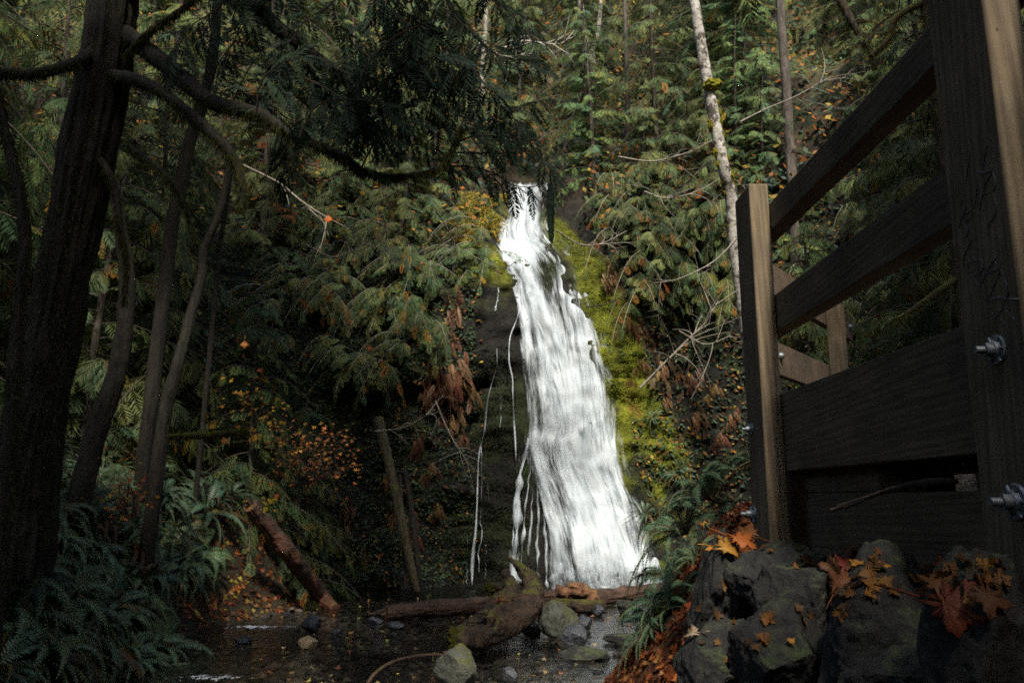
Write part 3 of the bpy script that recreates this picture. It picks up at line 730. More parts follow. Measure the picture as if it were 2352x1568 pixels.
for (u, v, Y, sc, rzv, lab) in (
        (1560, 1330, 7.6, .95, 0.3, 'green sword fern hanging over the foot of the waterfall, fronds against white water'),
        (1580, 1225, 7.0, .85, 1.0, 'green sword fern on the leaf bank just below the rocky cliff foot'),
        (1640, 1150, 6.6, .9, 2.0, 'tall upright sword fern beside the nearest-water bridge post'),
        (1550, 1400, 7.8, .8, 2.6, 'sword fern trailing over the leaf bank near the logs'),
        (1520, 1450, 8.4, .7, 4.0, 'low sword fern with dark fronds on the edge of the leaf bank'),
        (1610, 1285, 6.2, .55, 5.0, 'half-yellowed sword fern above the upright dark boulder')):
    p = hit(u, v, 'ground')[0]; p = p if p[1] < 12 else at(u, v, Y)
    o = place_fern(int(r.integers(5)), p, rzv, sc, lab, 'sword ferns on the leaf bank', 'slope')
for k in range(16):
    u, v = [(1600, 820), (1580, 850), (1700, 1080), (1640, 1120), (1500, 960), (860, 1240), (700, 1100), (760, 1040), (930, 1120), (820, 1060), (720, 980), (1560, 1090), (1620, 1060), (1480, 1180), (1540, 1190), (660, 860)][k]
    p = hit(u, v, 'cliff')[0]
    place_fern(int(r.integers(5)), p, r.uniform(0, 6), r.uniform(.4, .7), 'small sword fern growing out of the cliff face '+('beyond the bank shrubs' if u < 1176 else 'beside the mossy strip'), 'cliff ferns '+('beyond the shrubs' if u < 1176 else 'beside the moss'), (.7, 0))

# ------------------------------------------------------------------ leaf litter and undergrowth
def maple(seed, seg=1):
    r = np.random.default_rng(seed); a = []; lob = [0, .95, -.95, 1.95, -1.95]
    pts = [(-.06, -.52)]
    for c, l in ((-2.15, .62), (-1.05, .95), (0, 1.1), (1.05, .95), (2.15, .62)):
        for da, f in ((-.40, .60), (-.27, .84), (-.17, .80), (0, 1.0), (.17, .80), (.27, .84), (.40, .60)):
            an = c+da; q = l*f*r.uniform(.93, 1.05)*.55; pts.append((math.sin(an)*q, math.cos(an)*q))
        if c < 2: pts.append((math.sin(c+.55)*l*.33, math.cos(c+.55)*l*.33))
    pts.append((.06, -.52)); pts = np.array(pts)
    curl = r.uniform(.25, .9); z = curl*(np.abs(pts[:, 0])**2-.4*pts[:, 1]**2)+r.normal(0, .03, len(pts))
    V = np.vstack([[0, -.05, 0], np.column_stack([pts, z])]); n = len(pts)
    Fc = np.stack([np.zeros(n-1, int), np.arange(1, n), np.arange(2, n+1)], 1)
    return V, Fc
MAP = [maple(k) for k in range(8)]
def scatter_leaves(g, pts, nrm, size, cols, r, lift=.015, curl=None):
    cols = np.asarray(cols)
    for p, nn, s in zip(pts, nrm, size):
        V, Fc = MAP[r.integers(8)]
        M = frame(norm(np.cross(nn, r.normal(size=3))), nn) @ rx(r.normal(0, .3)) @ ry(r.normal(0, .3)) @ rz(r.uniform(0, 6.28))
        g.add((V*s) @ M.T+p+nn*lift, Fc, cols[r.integers(len(cols))]*r.uniform(.55, 1.25))
LEAFC = [(.20, .055, .012), (.15, .040, .010), (.11, .032, .010), (.26, .09, .018), (.08, .028, .012), (.17, .05, .014), (.06, .025, .013), (.22, .12, .04)]
r = np.random.default_rng(66); g = Geo()
n_ = 5200; y = 2.6+9.5*r.random(n_)**1.2; x = WR(y)+.02+r.random(n_)**1.25*2.6
z = gz(x, y); m = (z > .03) & (x < 3.2); x, y, z = x[m], y[m], z[m]
scatter_leaves(g, np.stack([x, y, z], 1), gnormal(x, y), r.uniform(.07, .17, len(x)), LEAFC, r)
tag(g.build('leaf_litter', M_dead), 'thick carpet of rust red fallen leaves on the bank under the bridge', 'leaves', None, 'stuff')
g = Geo(); n_ = 2200; y = 8+9*r.random(n_); x = WL(y)-.02-r.random(n_)**1.3*1.7
z = gz(x, y); m = z > .02; x, y, z = x[m], y[m], z[m]
scatter_leaves(g, np.stack([x, y, z], 1), gnormal(x, y), r.uniform(.06, .14, len(x)), LEAFC+[(.28, .20, .03)], r)
tag(g.build('bank_leaf_litter', M_dead), 'scattered brown and red leaves on the shaded fern bank', 'leaves', None, 'stuff')
# leaves lying on the stream bed and floating
g = Geo(); n_ = 300; u = r.uniform(480, 1480, n_); v = r.uniform(1360, 1575, n_)
p = np.array([CAM+d*(CAM[2]-.012)/(-d[2]) for d in ray(u, v)]); m = (p[:, 0] > WL(p[:, 1])+.1) & (p[:, 0] < WR(p[:, 1])+.05); p = p[m]
scatter_leaves(g, p, np.tile([0, 0, 1.], (len(p), 1)), r.uniform(.03, .08, len(p)), [(.30, .22, .10), (.36, .16, .05), (.22, .18, .08), (.18, .07, .03), (.34, .30, .08), (.12, .08, .05)], r, .004)
tag(g.build('floating_leaves', M_dead), 'small yellow and tan leaves scattered over the shallow stream', 'leaves', None, 'stuff')
# pebbles
g = Geo(); n_ = 3200; u = r.uniform(250, 1500, n_); v = r.uniform(1362, 1580, n_)
p = np.array([CAM+d*(CAM[2]+.06)/(-d[2]) for d in ray(u, v)])
for q in p:
    if WL(q[1])-.2 < q[0] < WR(q[1])+.2:
        s = r.uniform(.014, .055)*(1.6 if r.random() < .1 else 1); V, Fc = ICO[2]
        V = V*np.array([s*r.uniform(.9, 1.6), s*r.uniform(.9, 1.6), s*.7])*(1+.5*vnoise(V*1.4+q*9, 3)[:, None])
        g.add(V+np.array([q[0], q[1], float(gz(q[0], q[1]))+s*r.uniform(.2, 1.1)+.03]), Fc, np.array([(.06, .055, .05), (.10, .09, .078), (.04, .042, .048), (.15, .13, .10)][r.integers(4)]))
tag(g.build('gravel', ground_material('wet_gravel', .35)), 'dark wet gravel and pebbles on the shallow stream bed', 'gravel', None, 'stuff')
# low leafy undergrowth on cliff and hillside
g = Geo(); r = np.random.default_rng(77)
def specks(x, z, cols, smin, smax, off=.05):
    P0 = np.stack([x, ycliff(x, z), z], 1); k = len(x)
    nn = norm(np.stack([r.normal(0, .6, k), -1+r.normal(0, .4, k), .7+r.normal(0, .5, k)], 1)); a = norm(np.cross(nn, r.normal(size=(k, 3)))); b = np.cross(nn, a)
    s = r.uniform(smin, smax, k)[:, None]; P0 = P0-np.array([0, 1, 0])*r.uniform(0, off, k)[:, None]
    V = np.stack([P0-a*s, P0+b*s*.5, P0+a*s, P0-b*s*.5], 1).reshape(-1, 3)
    c = np.asarray(cols)[r.integers(len(cols), size=k)]*r.uniform(.6, 1.25, (k, 1))
    g.add(V, np.arange(4*k).reshape(-1, 4), np.repeat(c, 4, 0))
gr = [(.035, .06, .035), (.045, .075, .035), (.06, .08, .03), (.03, .05, .04)]
wm = [(.24, .09, .02), (.18, .06, .015), (.26, .17, .03), (.12, .05, .02)]
def near_fall(x, z):
    u, v = proj(np.stack([x, ycliff(x, z), z], 1)); return (u > edgeL(v)-14) & (u < edgeR(v)+np.where(v < 960, 75, 20)) & (v > 400)
def lo(k, x0, x1, z0, z1):
    x = r.uniform(x0, x1, k); z = r.uniform(z0, z1, k); m = ~near_fall(x, z); return x[m], z[m]
specks(*lo(19000, -8, -.75, .02, 9), gr*6+wm[:1], .025, .065); specks(*lo(900, -8, -.5, .1, 9), wm, .03, .07)
specks(*lo(9000, -1.3, .7, .05, 5.6), [(.022, .032, .012), (.03, .038, .012), (.015, .02, .01), (.012, .011, .009)], .010, .030, .05)
def moss_tufts(k):
    v = r.uniform(500, 1250, k); f = r.random(k); a_ = np.interp(v, [480, 560, 600, 700, 800, 900, 1000, 1100, 1200, 1300], [1215, 1270, 1320, 1345, 1375, 1395, 1405, 1425, 1455, 1480]); b_ = np.interp(v, [480, 560, 600, 700, 800, 900, 1000, 1100, 1200, 1300], [1260, 1340, 1395, 1435, 1478, 1500, 1560, 1610, 1600, 1540])
    u = a_+(b_-a_)*f; d = ray(u, v); Yq = np.full(k, 18.)
    for _ in range(14): p = CAM+d*Yq[:, None]; Yq = .3*Yq+.7*ycliff(p[:, 0], p[:, 2])
    p = CAM+d*Yq[:, None]; keep = (fbm(p*1.5, 3, 15) > -.12) & ((v < 1000) | (r.random(k) < .35)); return p[keep, 0], p[keep, 2]
specks(*moss_tufts(24000), [(.19, .22, .016), (.15, .185, .018), (.23, .23, .016), (.10, .135, .016), (.18, .17, .014)], .006, .020, .03)
def rim_tufts(k):
    u = r.uniform(1040, 1168, k); v = r.uniform(445, 560, k); d = ray(u, v); Yq = np.full(k, 18.)
    for _ in range(14): p = CAM+d*Yq[:, None]; Yq = .3*Yq+.7*ycliff(p[:, 0], p[:, 2])
    p = CAM+d*Yq[:, None]; keep = fbm(p*2, 3, 19) > -.1; return p[keep, 0], p[keep, 2]
specks(*rim_tufts(5000), [(.24, .18, .02), (.20, .17, .018), (.26, .13, .02), (.14, .13, .018)], .012, .04, .25)
specks(*lo(2500, .8, 3.4, .1, 7), [(.13, .13, .016), (.09, .10, .018), (.05, .06, .018), (.16, .14, .02)], .012, .04, .04)
specks(*lo(9000, 2.2, 9, .5, 9), gr*3+wm, .03, .08); specks(*lo(900, 1.5, 8, .5, 9), wm+[(.5, .4, .2)], .02, .05)
specks(*lo(50000, -20, 20, 8.5, 32), gr*3+wm, .05, .13, .5); specks(*lo(5200, -18, 18, 8.5, 30), wm, .06, .12, 1.2)
tag(g.build('undergrowth', M_leaf, None, False), 'low leafy undergrowth and autumn leaves covering cliff ledges and hillside', 'undergrowth', None, 'stuff')

# ------------------------------------------------------------------ trees with drawn-out shapes
def px(pts, Y):
    """Image points to world points at distance Y (one value, or one per point)."""
    Y = np.ones(len(pts))*np.asarray(Y, float)
    return np.array([at(a, b, float(c)) for (a, b), c in zip([q[:2] for q in pts], Y)])
def fuzz(g, P, rad, n, r, L=.07, cols=((.045, .05, .018), (.03, .034, .014), (.06, .062, .02)), down=1.2, spread=.7):
    """Hanging moss threads round a limb."""
    P = np.asarray(P); t = r.random(n)*(len(P)-1); i = np.minimum(t.astype(int), len(P)-2); f = (t-i)[:, None]
    c = P[i]*(1-f)+P[i+1]*f; T = norm(P[i+1]-P[i]); rd = np.interp(t, np.linspace(0, len(P)-1, np.size(rad)), np.atleast_1d(rad))[:, None]
    o = r.normal(size=(n, 3)); o = norm(o-(o*T).sum(1)[:, None]*T)
    d = norm(o*spread+np.array([0, 0, -down])+r.normal(0, .25, (n, 3))); l = (L*r.uniform(.4, 1.5, n))[:, None]; w = norm(np.cross(d, r.normal(size=(n, 3))))*.0032*(L/.07)**.5
    b = c+o*rd*.9; V = np.stack([b-w, b+w, b+d*l*.6+w*.7, b+d*l], 1).reshape(-1, 3)
    cc = np.asarray(cols)[r.integers(len(cols), size=n)]*r.uniform(.6, 1.3, (n, 1))
    g.add(V, np.arange(4*n).reshape(-1, 4), np.repeat(cc, 4, 0))
NEAR = [spray(15, .22+.05*(k % 3), .3+.25*(k % 3), 900+k, .060, .62, (1, 1, 1), (.5, .4, .3)) for k in range(6)]
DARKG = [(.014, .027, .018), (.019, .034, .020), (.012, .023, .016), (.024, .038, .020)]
def near_bough(gf, gw, P, r, L, every, tw, hang=.5):
    P = np.asarray(P); tube(gw, P, [tw, tw*.3], 5, (.5, .5, .5), cap=False)
    ln = np.linalg.norm(np.diff(P, axis=0), axis=1).sum(); k = int(ln/every); T = norm(np.gradient(P, axis=0))
    for q in range(k):
        f = (q+r.uniform(.2, .8))/k; i = min(int(f*(len(P)-1)), len(P)-1); s = 1 if q % 2 else -1
        d = norm(T[i]*r.uniform(.3, .9)+norm(np.cross(T[i], [0, -1., .25]))*s*r.uniform(.5, 1)+np.array([0, r.normal(0, .25), -hang*r.uniform(.2, 1.2)]))
        upv = norm(np.array([r.normal(0, .5), -.8, .9+r.normal(0, .3)]))
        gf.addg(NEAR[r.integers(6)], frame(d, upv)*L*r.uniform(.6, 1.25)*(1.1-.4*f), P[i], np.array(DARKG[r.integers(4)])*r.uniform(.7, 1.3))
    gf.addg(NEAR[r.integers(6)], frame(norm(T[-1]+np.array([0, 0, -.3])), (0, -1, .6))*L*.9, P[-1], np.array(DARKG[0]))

# big leaning mossy tree whose boughs hang across the top of the picture
r = np.random.default_rng(88)
tree = empty('mossy_tree', tuple(at(40, 1290, 8.2)), 'huge dark leaning tree with mossy limbs arching over the stream', 'tree')
inv = np.array(tree.location)
def part(g, name, mat, root, smooth=True):
    if g.n == 0: return
    V = g; o = V.build(name, mat, root, smooth)
    o.data.transform(Matrix.Translation(-Vector(root.location))) if root.parent is None else o.data.transform(Matrix.Translation(-Vector(root.parent.location)))
    return o
TP = spline(px([(20, 1310), (55, 1100), (95, 900), (135, 700), (172, 500), (212, 300), (246, 120), (265, -60), (290, -300)], [8.2, 8.1, 8.0, 7.9, 7.8, 7.7, 7.6, 7.5, 7.4]), 120)
g = Geo(); tube(g, TP, [.42, .30, .27, .28, .26, .22], 72, (.5, .5, .5), .08, 1, True, .32); trunk = part(g, 'trunk', M_bark_dark, tree)
g = Geo(); fuzz(g, TP, [.36, .27, .25, .21], 11000, r, .055, cols=((.05, .055, .02), (.035, .04, .016), (.07, .07, .024))); part(g, 'moss_fringe', M_moss, tree, False)
limbs = [
    ([(262, 60), (330, 110), (400, 165), (470, 225), (530, 248), (588, 260), (641, 290), (688, 316), (754, 346), (800, 368), (828, 390), (871, 403), (921, 405), (981, 396), (1017, 380), (1041, 336), (1062, 290)], [7.6, 7.5, 7.3, 7.2, 7.1, 7.0, 7, 7, 7, 7, 7, 7, 7, 7, 7, 7, 7], [.11, .085, .06, .045, .03, .022, .012]),
    ([(240, 170), (330, 190), (400, 232), (470, 292), (520, 340), (548, 395), (556, 450), (552, 485)], [7.6, 7.2, 7, 6.9, 6.8, 6.8, 6.8, 6.8], [.07, .055, .05, .04, .02]),
    ([(270, -20), (400, -30), (520, -10), (588, 20), (655, 78), (738, 140), (800, 190)], [7.5, 7.4, 7.3, 7.2, 7.2, 7.2, 7.2], [.10, .09, .08, .065, .03]),
    ([(232, 95), (190, 135), (130, 158), (60, 172), (0, 165), (-60, 180)], [7.6, 7.3, 7.1, 7, 6.9, 6.9], [.06, .05, .045, .03]),
    ([(205, 330), (260, 420), (275, 520), (290, 600), (285, 700)], [7.7, 7.5, 7.4, 7.4, 7.4], [.04, .03, .02, .012]),
    ([(290, 130), (350, 70), (420, 20), (470, -30)], [7.5, 7.3, 7.2, 7.2], [.04, .03, .02]),
    ([(300, 340), (380, 400), (420, 460), (450, 560)], [7.7, 7.4, 7.3, 7.3], [.03, .02, .01])]
for pts, Y, rad in limbs:
    P = spline(px(pts, Y), 50); g = Geo(); tube(g, P, rad, 10, (.5, .5, .5), .12, 3, True); b = part(g, 'limb', M_bark_dark, tree)
    g = Geo(); fuzz(g, P, rad, int(2600*len(pts)/8), r, .075, down=1.6); part(g, 'moss_fringe', M_moss, b, False)
gf, gw = Geo(), Geo()
twigs = [
    [(1041, 336), (1080, 240), (1120, 160), (1130, 90)], [(1054, 300), (1120, 290), (1190, 250), (1260, 225)], [(1017, 380), (1090, 385), (1140, 400), (1180, 425), (1230, 428), (1290, 405)],
    [(1041, 350), (1120, 352), (1180, 350), (1250, 345), (1310, 320)], [(1040, 330), (1100, 310), (1160, 320), (1220, 350), (1275, 395)], [(1050, 280), (1060, 200), (1100, 130), (1180, 70), (1230, 60)],
    [(738, 140), (800, 170), (860, 180), (930, 160), (1000, 130)], [(760, 150), (830, 230), (900, 270), (950, 300), (990, 330)], [(700, 110), (720, 190), (760, 260), (800, 300)], [(655, 78), (640, 150), (620, 200), (600, 230)],
    [(930, -40), (960, 60), (980, 120), (1010, 190), (1030, 260)], [(900, -60), (870, 30), (830, 100), (790, 150)], [(1000, -60), (1040, 30), (1090, 80), (1150, 130), (1210, 140)], [(960, 60), (900, 90), (850, 140), (820, 200)],
    [(820, -60), (760, 10), (700, 50), (650, 120)], [(960, 40), (1020, 100), (1060, 170), (1090, 250)], [(688, 316), (720, 250), (770, 230), (830, 230), (880, 240)], [(588, 260), (600, 190), (640, 150), (690, 130)],
    [(828, 390), (860, 330), (900, 290), (950, 250), (980, 200)], [(700, -60), (620, 0), (560, 60), (520, 130)], [(560, -50), (500, 20), (440, 60), (400, 120)], [(530, 248), (560, 180), (600, 120), (650, 90)],
    [(754, 346), (790, 300), (850, 270), (920, 250), (1000, 240)], [(470, 225), (500, 150), (540, 90), (560, 40)], [(640, 290), (660, 340), (650, 400)], [(860, -50), (900, 20), (920, 100), (910, 180)], [(1100, -60), (1130, 0), (1190, 40), (1230, 110)],
    [(780, 60), (840, 110), (900, 200), (920, 260)], [(1000, 60), (940, 120), (880, 190), (840, 270)], [(1060, 120), (1110, 190), (1150, 240), (1200, 290)], [(700, 180), (760, 210), (820, 260), (870, 310)], [(900, 20), (960, 110), (1000, 190), (1000, 270)]]
for k, tw in enumerate(twigs):
    Y = 7.0+r.uniform(-.5, .5); P = spline(px(tw, Y+np.linspace(0, r.uniform(-.4, .4), len(tw))), 24)
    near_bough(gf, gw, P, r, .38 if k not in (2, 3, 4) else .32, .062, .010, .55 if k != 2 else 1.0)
for (u, v, u2, v2) in ((1186, 424, 1170, 476), (1216, 427, 1226, 500), (1250, 424, 1254, 472), (1264, 414, 1268, 556), (1280, 408, 1288, 470), (1156, 415, 1140, 448), (1132, 398, 1124, 432)):
    P = px([(u, v), (u2, v2)], 7.0); dv = P[1]-P[0]; Lh = float(np.linalg.norm(dv))
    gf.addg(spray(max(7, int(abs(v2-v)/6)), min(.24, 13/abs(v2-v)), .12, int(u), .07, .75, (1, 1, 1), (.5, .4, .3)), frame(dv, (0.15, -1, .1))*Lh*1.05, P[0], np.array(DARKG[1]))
part(gw, 'twig', M_twig_dark, tree); part(gf, 'foliage', M_leaf, tree, False)
gc, gl_ = Geo(), Geo()
SHADE_BOUGHS = [(-3.4+5.4*r.random(), 4.2+6.4*r.random()) for _ in range(88)]+[(-4.6+3.8*r.random(), 6.5+4*r.random()) for _ in range(50)]  # boughs added above the frame to shade the pool and left cliff
for (x, y) in SHADE_BOUGHS:
    zlo = .72*y+3.2; zz_ = zlo+r.uniform(0, 3.2)+(r.uniform(0, 6) if x < -3.2 else 0); zz_ = min(zlo+r.uniform(.3, 5.5), 15.0) if -3.2 < x < -.6 else zz_
    P = bough(np.array([x, y, zz_+.6]), r.uniform(0, 6.28), r.uniform(1.8, 2.8), r, .1, .25); branch(gc, P, r, 16, .85*r.uniform(.8, 1.2), 0, tw=.02, gw=gl_)
part(gl_, 'branch', M_bark_dark, tree); part(gc, 'crown', M_leaf, tree)

# other stems and trunks
def stem(name, pts, Y, rad, mat, label, cat='tree', group=None, k=12, fz=500, fl=.05, rough=.09, pn='trunk', ext=None):
    W = px(pts, Y)
    if W[0][2] > 0 and pn == 'trunk':
        d = norm(norm(W[0]-W[1])+np.array([0, 0, -1.])); q = W[0].copy()
        while q[2] > gz(q[0], q[1])-.1 and q[1] < ycliff(q[0], q[2])+.15 and q[2] > -.3: q = q+d*.05
        if np.linalg.norm(q-W[0]) > .3: W = np.vstack([q, W])
    e = empty(name, tuple(W[0]), label, cat, group); P = spline(W, 70); g = Geo(); tube(g, P, rad, max(k, 26), (.5, .5, .5), rough, int(abs(pts[0][0])) % 90, True, 0 if mat in (M_bark_alder, M_bark_pale) else .22)
    part(g, pn, mat, e)
    if fz: g = Geo(); fuzz(g, P, rad, fz, r, fl, down=.6); part(g, 'moss_fringe', M_moss, e, False)
    return e, P
stem('mossy_tree', [(-5, 1330), (8, 1150), (22, 1000), (32, 850), (45, 700), (58, 560), (40, 420), (10, 300), (-10, 200)], [6.4]*9, [.07, .065, .055, .05, .04], M_bark_dark, 'slender shaggy mossy stem in front of the huge leaning tree', fz=2600, fl=.075)
stem('mossy_tree', [(215, 1010), (262, 880), (285, 760), (292, 640), (278, 540), (262, 420)], [10.5]*6, [.16, .14, .12, .10, .07], M_bark_dark, 'dark thick trunk standing among ferns just behind the huge leaning tree', fz=700)
stem('mossy_tree', [(370, 1010), (385, 920), (410, 830), (440, 720), (462, 640), (470, 570), (500, 500), (520, 420), (535, 330)], [11.5]*9, [.11, .10, .085, .07, .055, .04], M_bark_dark, 'thin dark mossy tree curving up from the fern bank', fz=700, fl=.05)
stem('mossy_tree', [(390, 560), (402, 480), (420, 400), (440, 310), (470, 220), (490, 120), (500, 0)], [13]*7, [.13, .12, .11, .10, .09], M_bark_dark, 'dim straight trunk rising behind the drooping mossy limb', fz=200)
dim = [o for o in COL.objects if o.get('label') == 'dim straight trunk rising behind the drooping mossy limb'][0]
gc, gl_ = Geo(), Geo()
for k in range(150):  # unseen boughs put overhead to keep sun off the left side
    x, y = -8.2+5.9*r.random(), 8.6+4.2*r.random(); zlo = .72*y+3.4
    P = bough(np.array([x, y, zlo+(19-zlo)*r.random()**1.2+.4]), r.uniform(0, 6.28), r.uniform(1.5, 2.3), r, .1, .25); branch(gc, P, r, 14, .8*r.uniform(.8, 1.2), 0, tw=.02, gw=gl_)
part(gl_, 'branch', M_bark_dark, dim); part(gc, 'crown', M_leaf, dim)
stem('mossy_tree', [(130, 760), (160, 560), (196, 380), (205, 250)], [9.5]*4, [.06, .05, .04], M_bark_dark, 'dark thin trunk close beside the huge leaning tree', fz=300)
e, ald = stem('alder_tree', [(1740, 960), (1725, 820), (1706, 690), (1688, 560), (1680, 460), (1662, 385), (1648, 310), (1637, 250), (1624, 180), (1610, 100), (1594, 0), (1575, -120)], [15.5, 15.5, 15.4, 15.3, 15.2, 15, 15, 15, 15, 15, 15, 15], [.15, .14, .125, .115, .11, .10], M_bark_alder, 'pale mottled alder trunk with moss collars leaning over the right side of the hillside', k=16, rough=.05)
g = Geo()
for k in range(26):
    i = int(r.integers(8, 48)); V, Fc = ICO[3]; s = r.uniform(.03, .07); V = V*(1+.6*fbm(V*3+k, 3, k)[:, None])*np.array([s, s, s*1.6])
    g.add(V+ald[i]+np.array([r.choice([-.10, .10, .08]), -.03, 0]), Fc, (.13, .12, .014))
V, Fc = ICO[3]; V = V*(1+.5*fbm(V*3, 3, 1)[:, None])*np.array([.19, .15, .14]); g.add(V+px([(1636, 196)], 14.9)[0], Fc, (.15, .14, .015))
fuzz(g, ald, .11, 900, r, .06, cols=((.14, .12, .015), (.10, .10, .02), (.07, .07, .02)))
part(g, 'moss_fringe', M_moss, e, False)
stem('conifer_tree', [(1822, 480), (1818, 400), (1812, 300), (1806, 200), (1798, 100), (1790, -20)], [17]*6, [.13, .12, .10], M_bark_con, 'grey brown straight trunk between the alder and the railing', rough=.05)
e, P = stem('forked_tree', [(1362, 190), (1360, 140), (1352, 100), (1340, 60), (1328, -30)], [22]*5, [.13, .11, .09], M_bark_pale, 'pale forked tree near the top centre of the hillside')
P = spline(px([(1357, 130), (1372, 80), (1378, 30), (1382, -30)], 22), 20); g = Geo(); tube(g, P, [.08, .06], 10, (.5,)*3, .08); part(g, 'branch', M_bark_pale, e)
stem('conifer_tree', [(1442, 300), (1441, 200), (1438, 100), (1434, -20)], [21]*4, [.09, .07, .06], M_bark_con, 'thin straight mossy trunk above the waterfall, left of the alder')
stem('conifer_tree', [(1108, 190), (1112, 120), (1115, 60), (1117, -20)], [24]*4, [.11, .09, .07], M_bark_pale, 'pale slim trunk at the top above the waterfall notch')
stem('conifer_tree', [(1305, 300), (1330, 230), (1335, 190), (1300, 120)], [21]*4, [.05, .04, .03], M_bark_con, 'short dark crooked stem under the pale forked tree')
stem('conifer_tree', [(500, 620), (512, 520), (524, 440), (534, 350)], [14]*4, [.05, .045, .04], M_bark_dark, 'thin dark thin trunk behind the drooping limb')
# mossy tree beyond the near railing post
e, P = stem('mossy_tree', [(2235, 860), (2215, 700), (2192, 520), (2172, 380), (2155, 240), (2135, 60), (2120, -60)], [6.6]*7, [.07, .06, .055, .05], M_mossy, 'yellow mossy slim tree half hidden by the nearest bridge post', fz=1600, fl=.05)
for pts, rad in (([(2196, 640), (2140, 680), (2090, 715), (2050, 735)], [.03, .025, .01]), ([(2130, 0), (2060, 40), (2040, 90), (2000, 130)], [.035, .03, .02])):
    Pq = spline(px(pts, 6.6), 20); g = Geo(); tube(g, Pq, rad, 8, (.5,)*3, .1); b = part(g, 'branch', M_mossy, e); g = Geo(); fuzz(g, Pq, rad, 400, r, .05, cols=((.12, .11, .02), (.08, .085, .02))); part(g, 'moss_fringe', M_moss, b, False)
e, P = stem('mossy_branch', [(1920, -20), (1945, 30), (1970, 75), (1988, 110)], [11]*4, [.07, .06, .05, .03], M_mossy, 'thick yellow mossy bough above the railing at the top', 'branch', fz=900, fl=.05, pn='bough')
for pts in ([(1985, 105), (2005, 70), (2012, 30), (2018, -20)], [(2030, 110), (2040, 70), (2052, 40)], [(1975, 90), (2000, 120), (2010, 160)]):
    Pq = spline(px(pts, 11), 16); g = Geo(); tube(g, Pq, [.045, .035, .03], 8, (.5,)*3, .12); b = part(g, 'limb', M_mossy, e); g = Geo(); fuzz(g, Pq, .04, 350, r, .05, cols=((.14, .13, .02), (.09, .09, .02))); part(g, 'moss_fringe', M_moss, b, False)

# bare pale branches
def bare(pts, Y, rad, label, nside, sl, seed, mat=None, group=None, leaves=0, lean=0.):
    r = np.random.default_rng(seed); P = spline(px(pts, Y), 40); g = Geo(); tube(g, P, rad, 5, (.5,)*3, .05)
    T = norm(np.gradient(P, axis=0)); gl = Geo()
    for k in range(nside):
        i = int(r.integers(6, 39)); d = norm(T[i]*.7+r.normal(0, .6, 3)+np.array([0, -.1, lean])); L = sl*r.uniform(.4, 1.2)
        t = np.linspace(0, 1, 10)[:, None]; bend = r.normal(0, .35, 3)+np.array([0, 0, -.25]); Q = P[i]+L*(t*d+t*t*bend); tube(g, Q, [rad[-1]*1.1+.003, .003], 4, (.5,)*3, cap=False)
        if L > sl*.7:
            for m in range(3):
                j = int(r.integers(3, 9)); d2 = norm(d+r.normal(0, .7, 3)); Q2 = Q[j]+L*.4*(t*d2+t*t*r.normal(0, .3, 3)); tube(g, Q2, [.004, .002], 3, (.5,)*3, cap=False)
        for m in range(leaves):
            j = int(r.integers(3, 10)); V, Fc = MAP[r.integers(8)]; gl.add((V*r.uniform(.05, .1)) @ frame(r.normal(size=3)).T+Q[j], Fc, np.array((.30, .11, .02))*r.uniform(.6, 1.2))
    e = empty('bare_branch', tuple(P[0]), label, 'branch', group); part(g, 'twig', mat or M_twig, e)
    if gl.n: part(gl, 'foliage', M_dead, e, False)
bare([(560, 380), (640, 420), (690, 460), (735, 490), (790, 520)], 10, [.02, .014, .008], 'long pale thin branch slanting down past the hanging orange leaf', 4, .6, 1)
bare([(700, 560), (760, 590), (800, 580), (850, 550), (900, 520)], 13, [.016, .012, .006], 'pale twiggy branch spread on the dark cliff beyond the orange leaf', 10, .7, 2)
bare([(880, 490), (890, 540), (885, 590)], 15, [.018, .014, .008], 'short white twig standing upright over the cliff rim', 3, .4, 3)
bare([(1000, 480), (1030, 530), (1050, 580), (1040, 620)], 15, [.02, .014, .008], 'white curved branch on the cliff rim just left of the fall', 6, .6, 4)
bare([(1090, 590), (1130, 610), (1160, 615), (1185, 600)], 16, [.015, .01, .006], 'thin branch with orange leaves reaching to the edge of the fall', 7, .5, 5, leaves=2)
bare([(1470, 890), (1530, 830), (1580, 780), (1620, 740), (1650, 690)], 13, [.022, .018, .008], 'pale tangled branch in the hollow below the alder', 14, .7, 6)
bare([(1560, 760), (1620, 790), (1680, 770)], 13, [.015, .012, .006], 'thin pale branch crossing the tangled branch below the alder', 8, .5, 7)
bare([(1700, 540), (1640, 600), (1560, 640), (1500, 650)], 13, [.018, .012, .006], 'pale branch with green tips reaching out from behind the bridge post', 6, .5, 8)
bare([(1345, 705), (1385, 700), (1410, 690), (1435, 678)], 16.6, [.018, .014, .012], 'dark lone twig sticking out over the mossy strip', 0, .3, 9, M_twig_dark)
bare([(1160, 110), (1200, 95), (1250, 100), (1290, 100), (1320, 70)], 20, [.035, .03, .015], 'pale lichen hung branch at the top above the notch', 14, 1.0, 10, M_bark_pale)
bare([(1100, 100), (1160, 130), (1220, 120)], 22, [.035, .03, .015], 'second pale crooked branch at the top, nearer the slim trunk', 12, 1.1, 11, M_bark_pale)
bare([(1280, 530), (1330, 560), (1380, 560), (1440, 530)], 15.5, [.02, .016, .008], 'pale arching twigs over the top of the mossy strip', 8, .55, 12)
bare([(1420, 360), (1500, 370), (1580, 350), (1640, 320)], 17, [.02, .016, .008], 'long pale branch hanging in front of the alder trunk', 9, .8, 13, leaves=1)
bare([(1480, 440), (1530, 455), (1600, 440), (1670, 400)], 17, [.02, .016, .008], 'pale branch under the long one in front of the alder', 8, .8, 14, leaves=1)
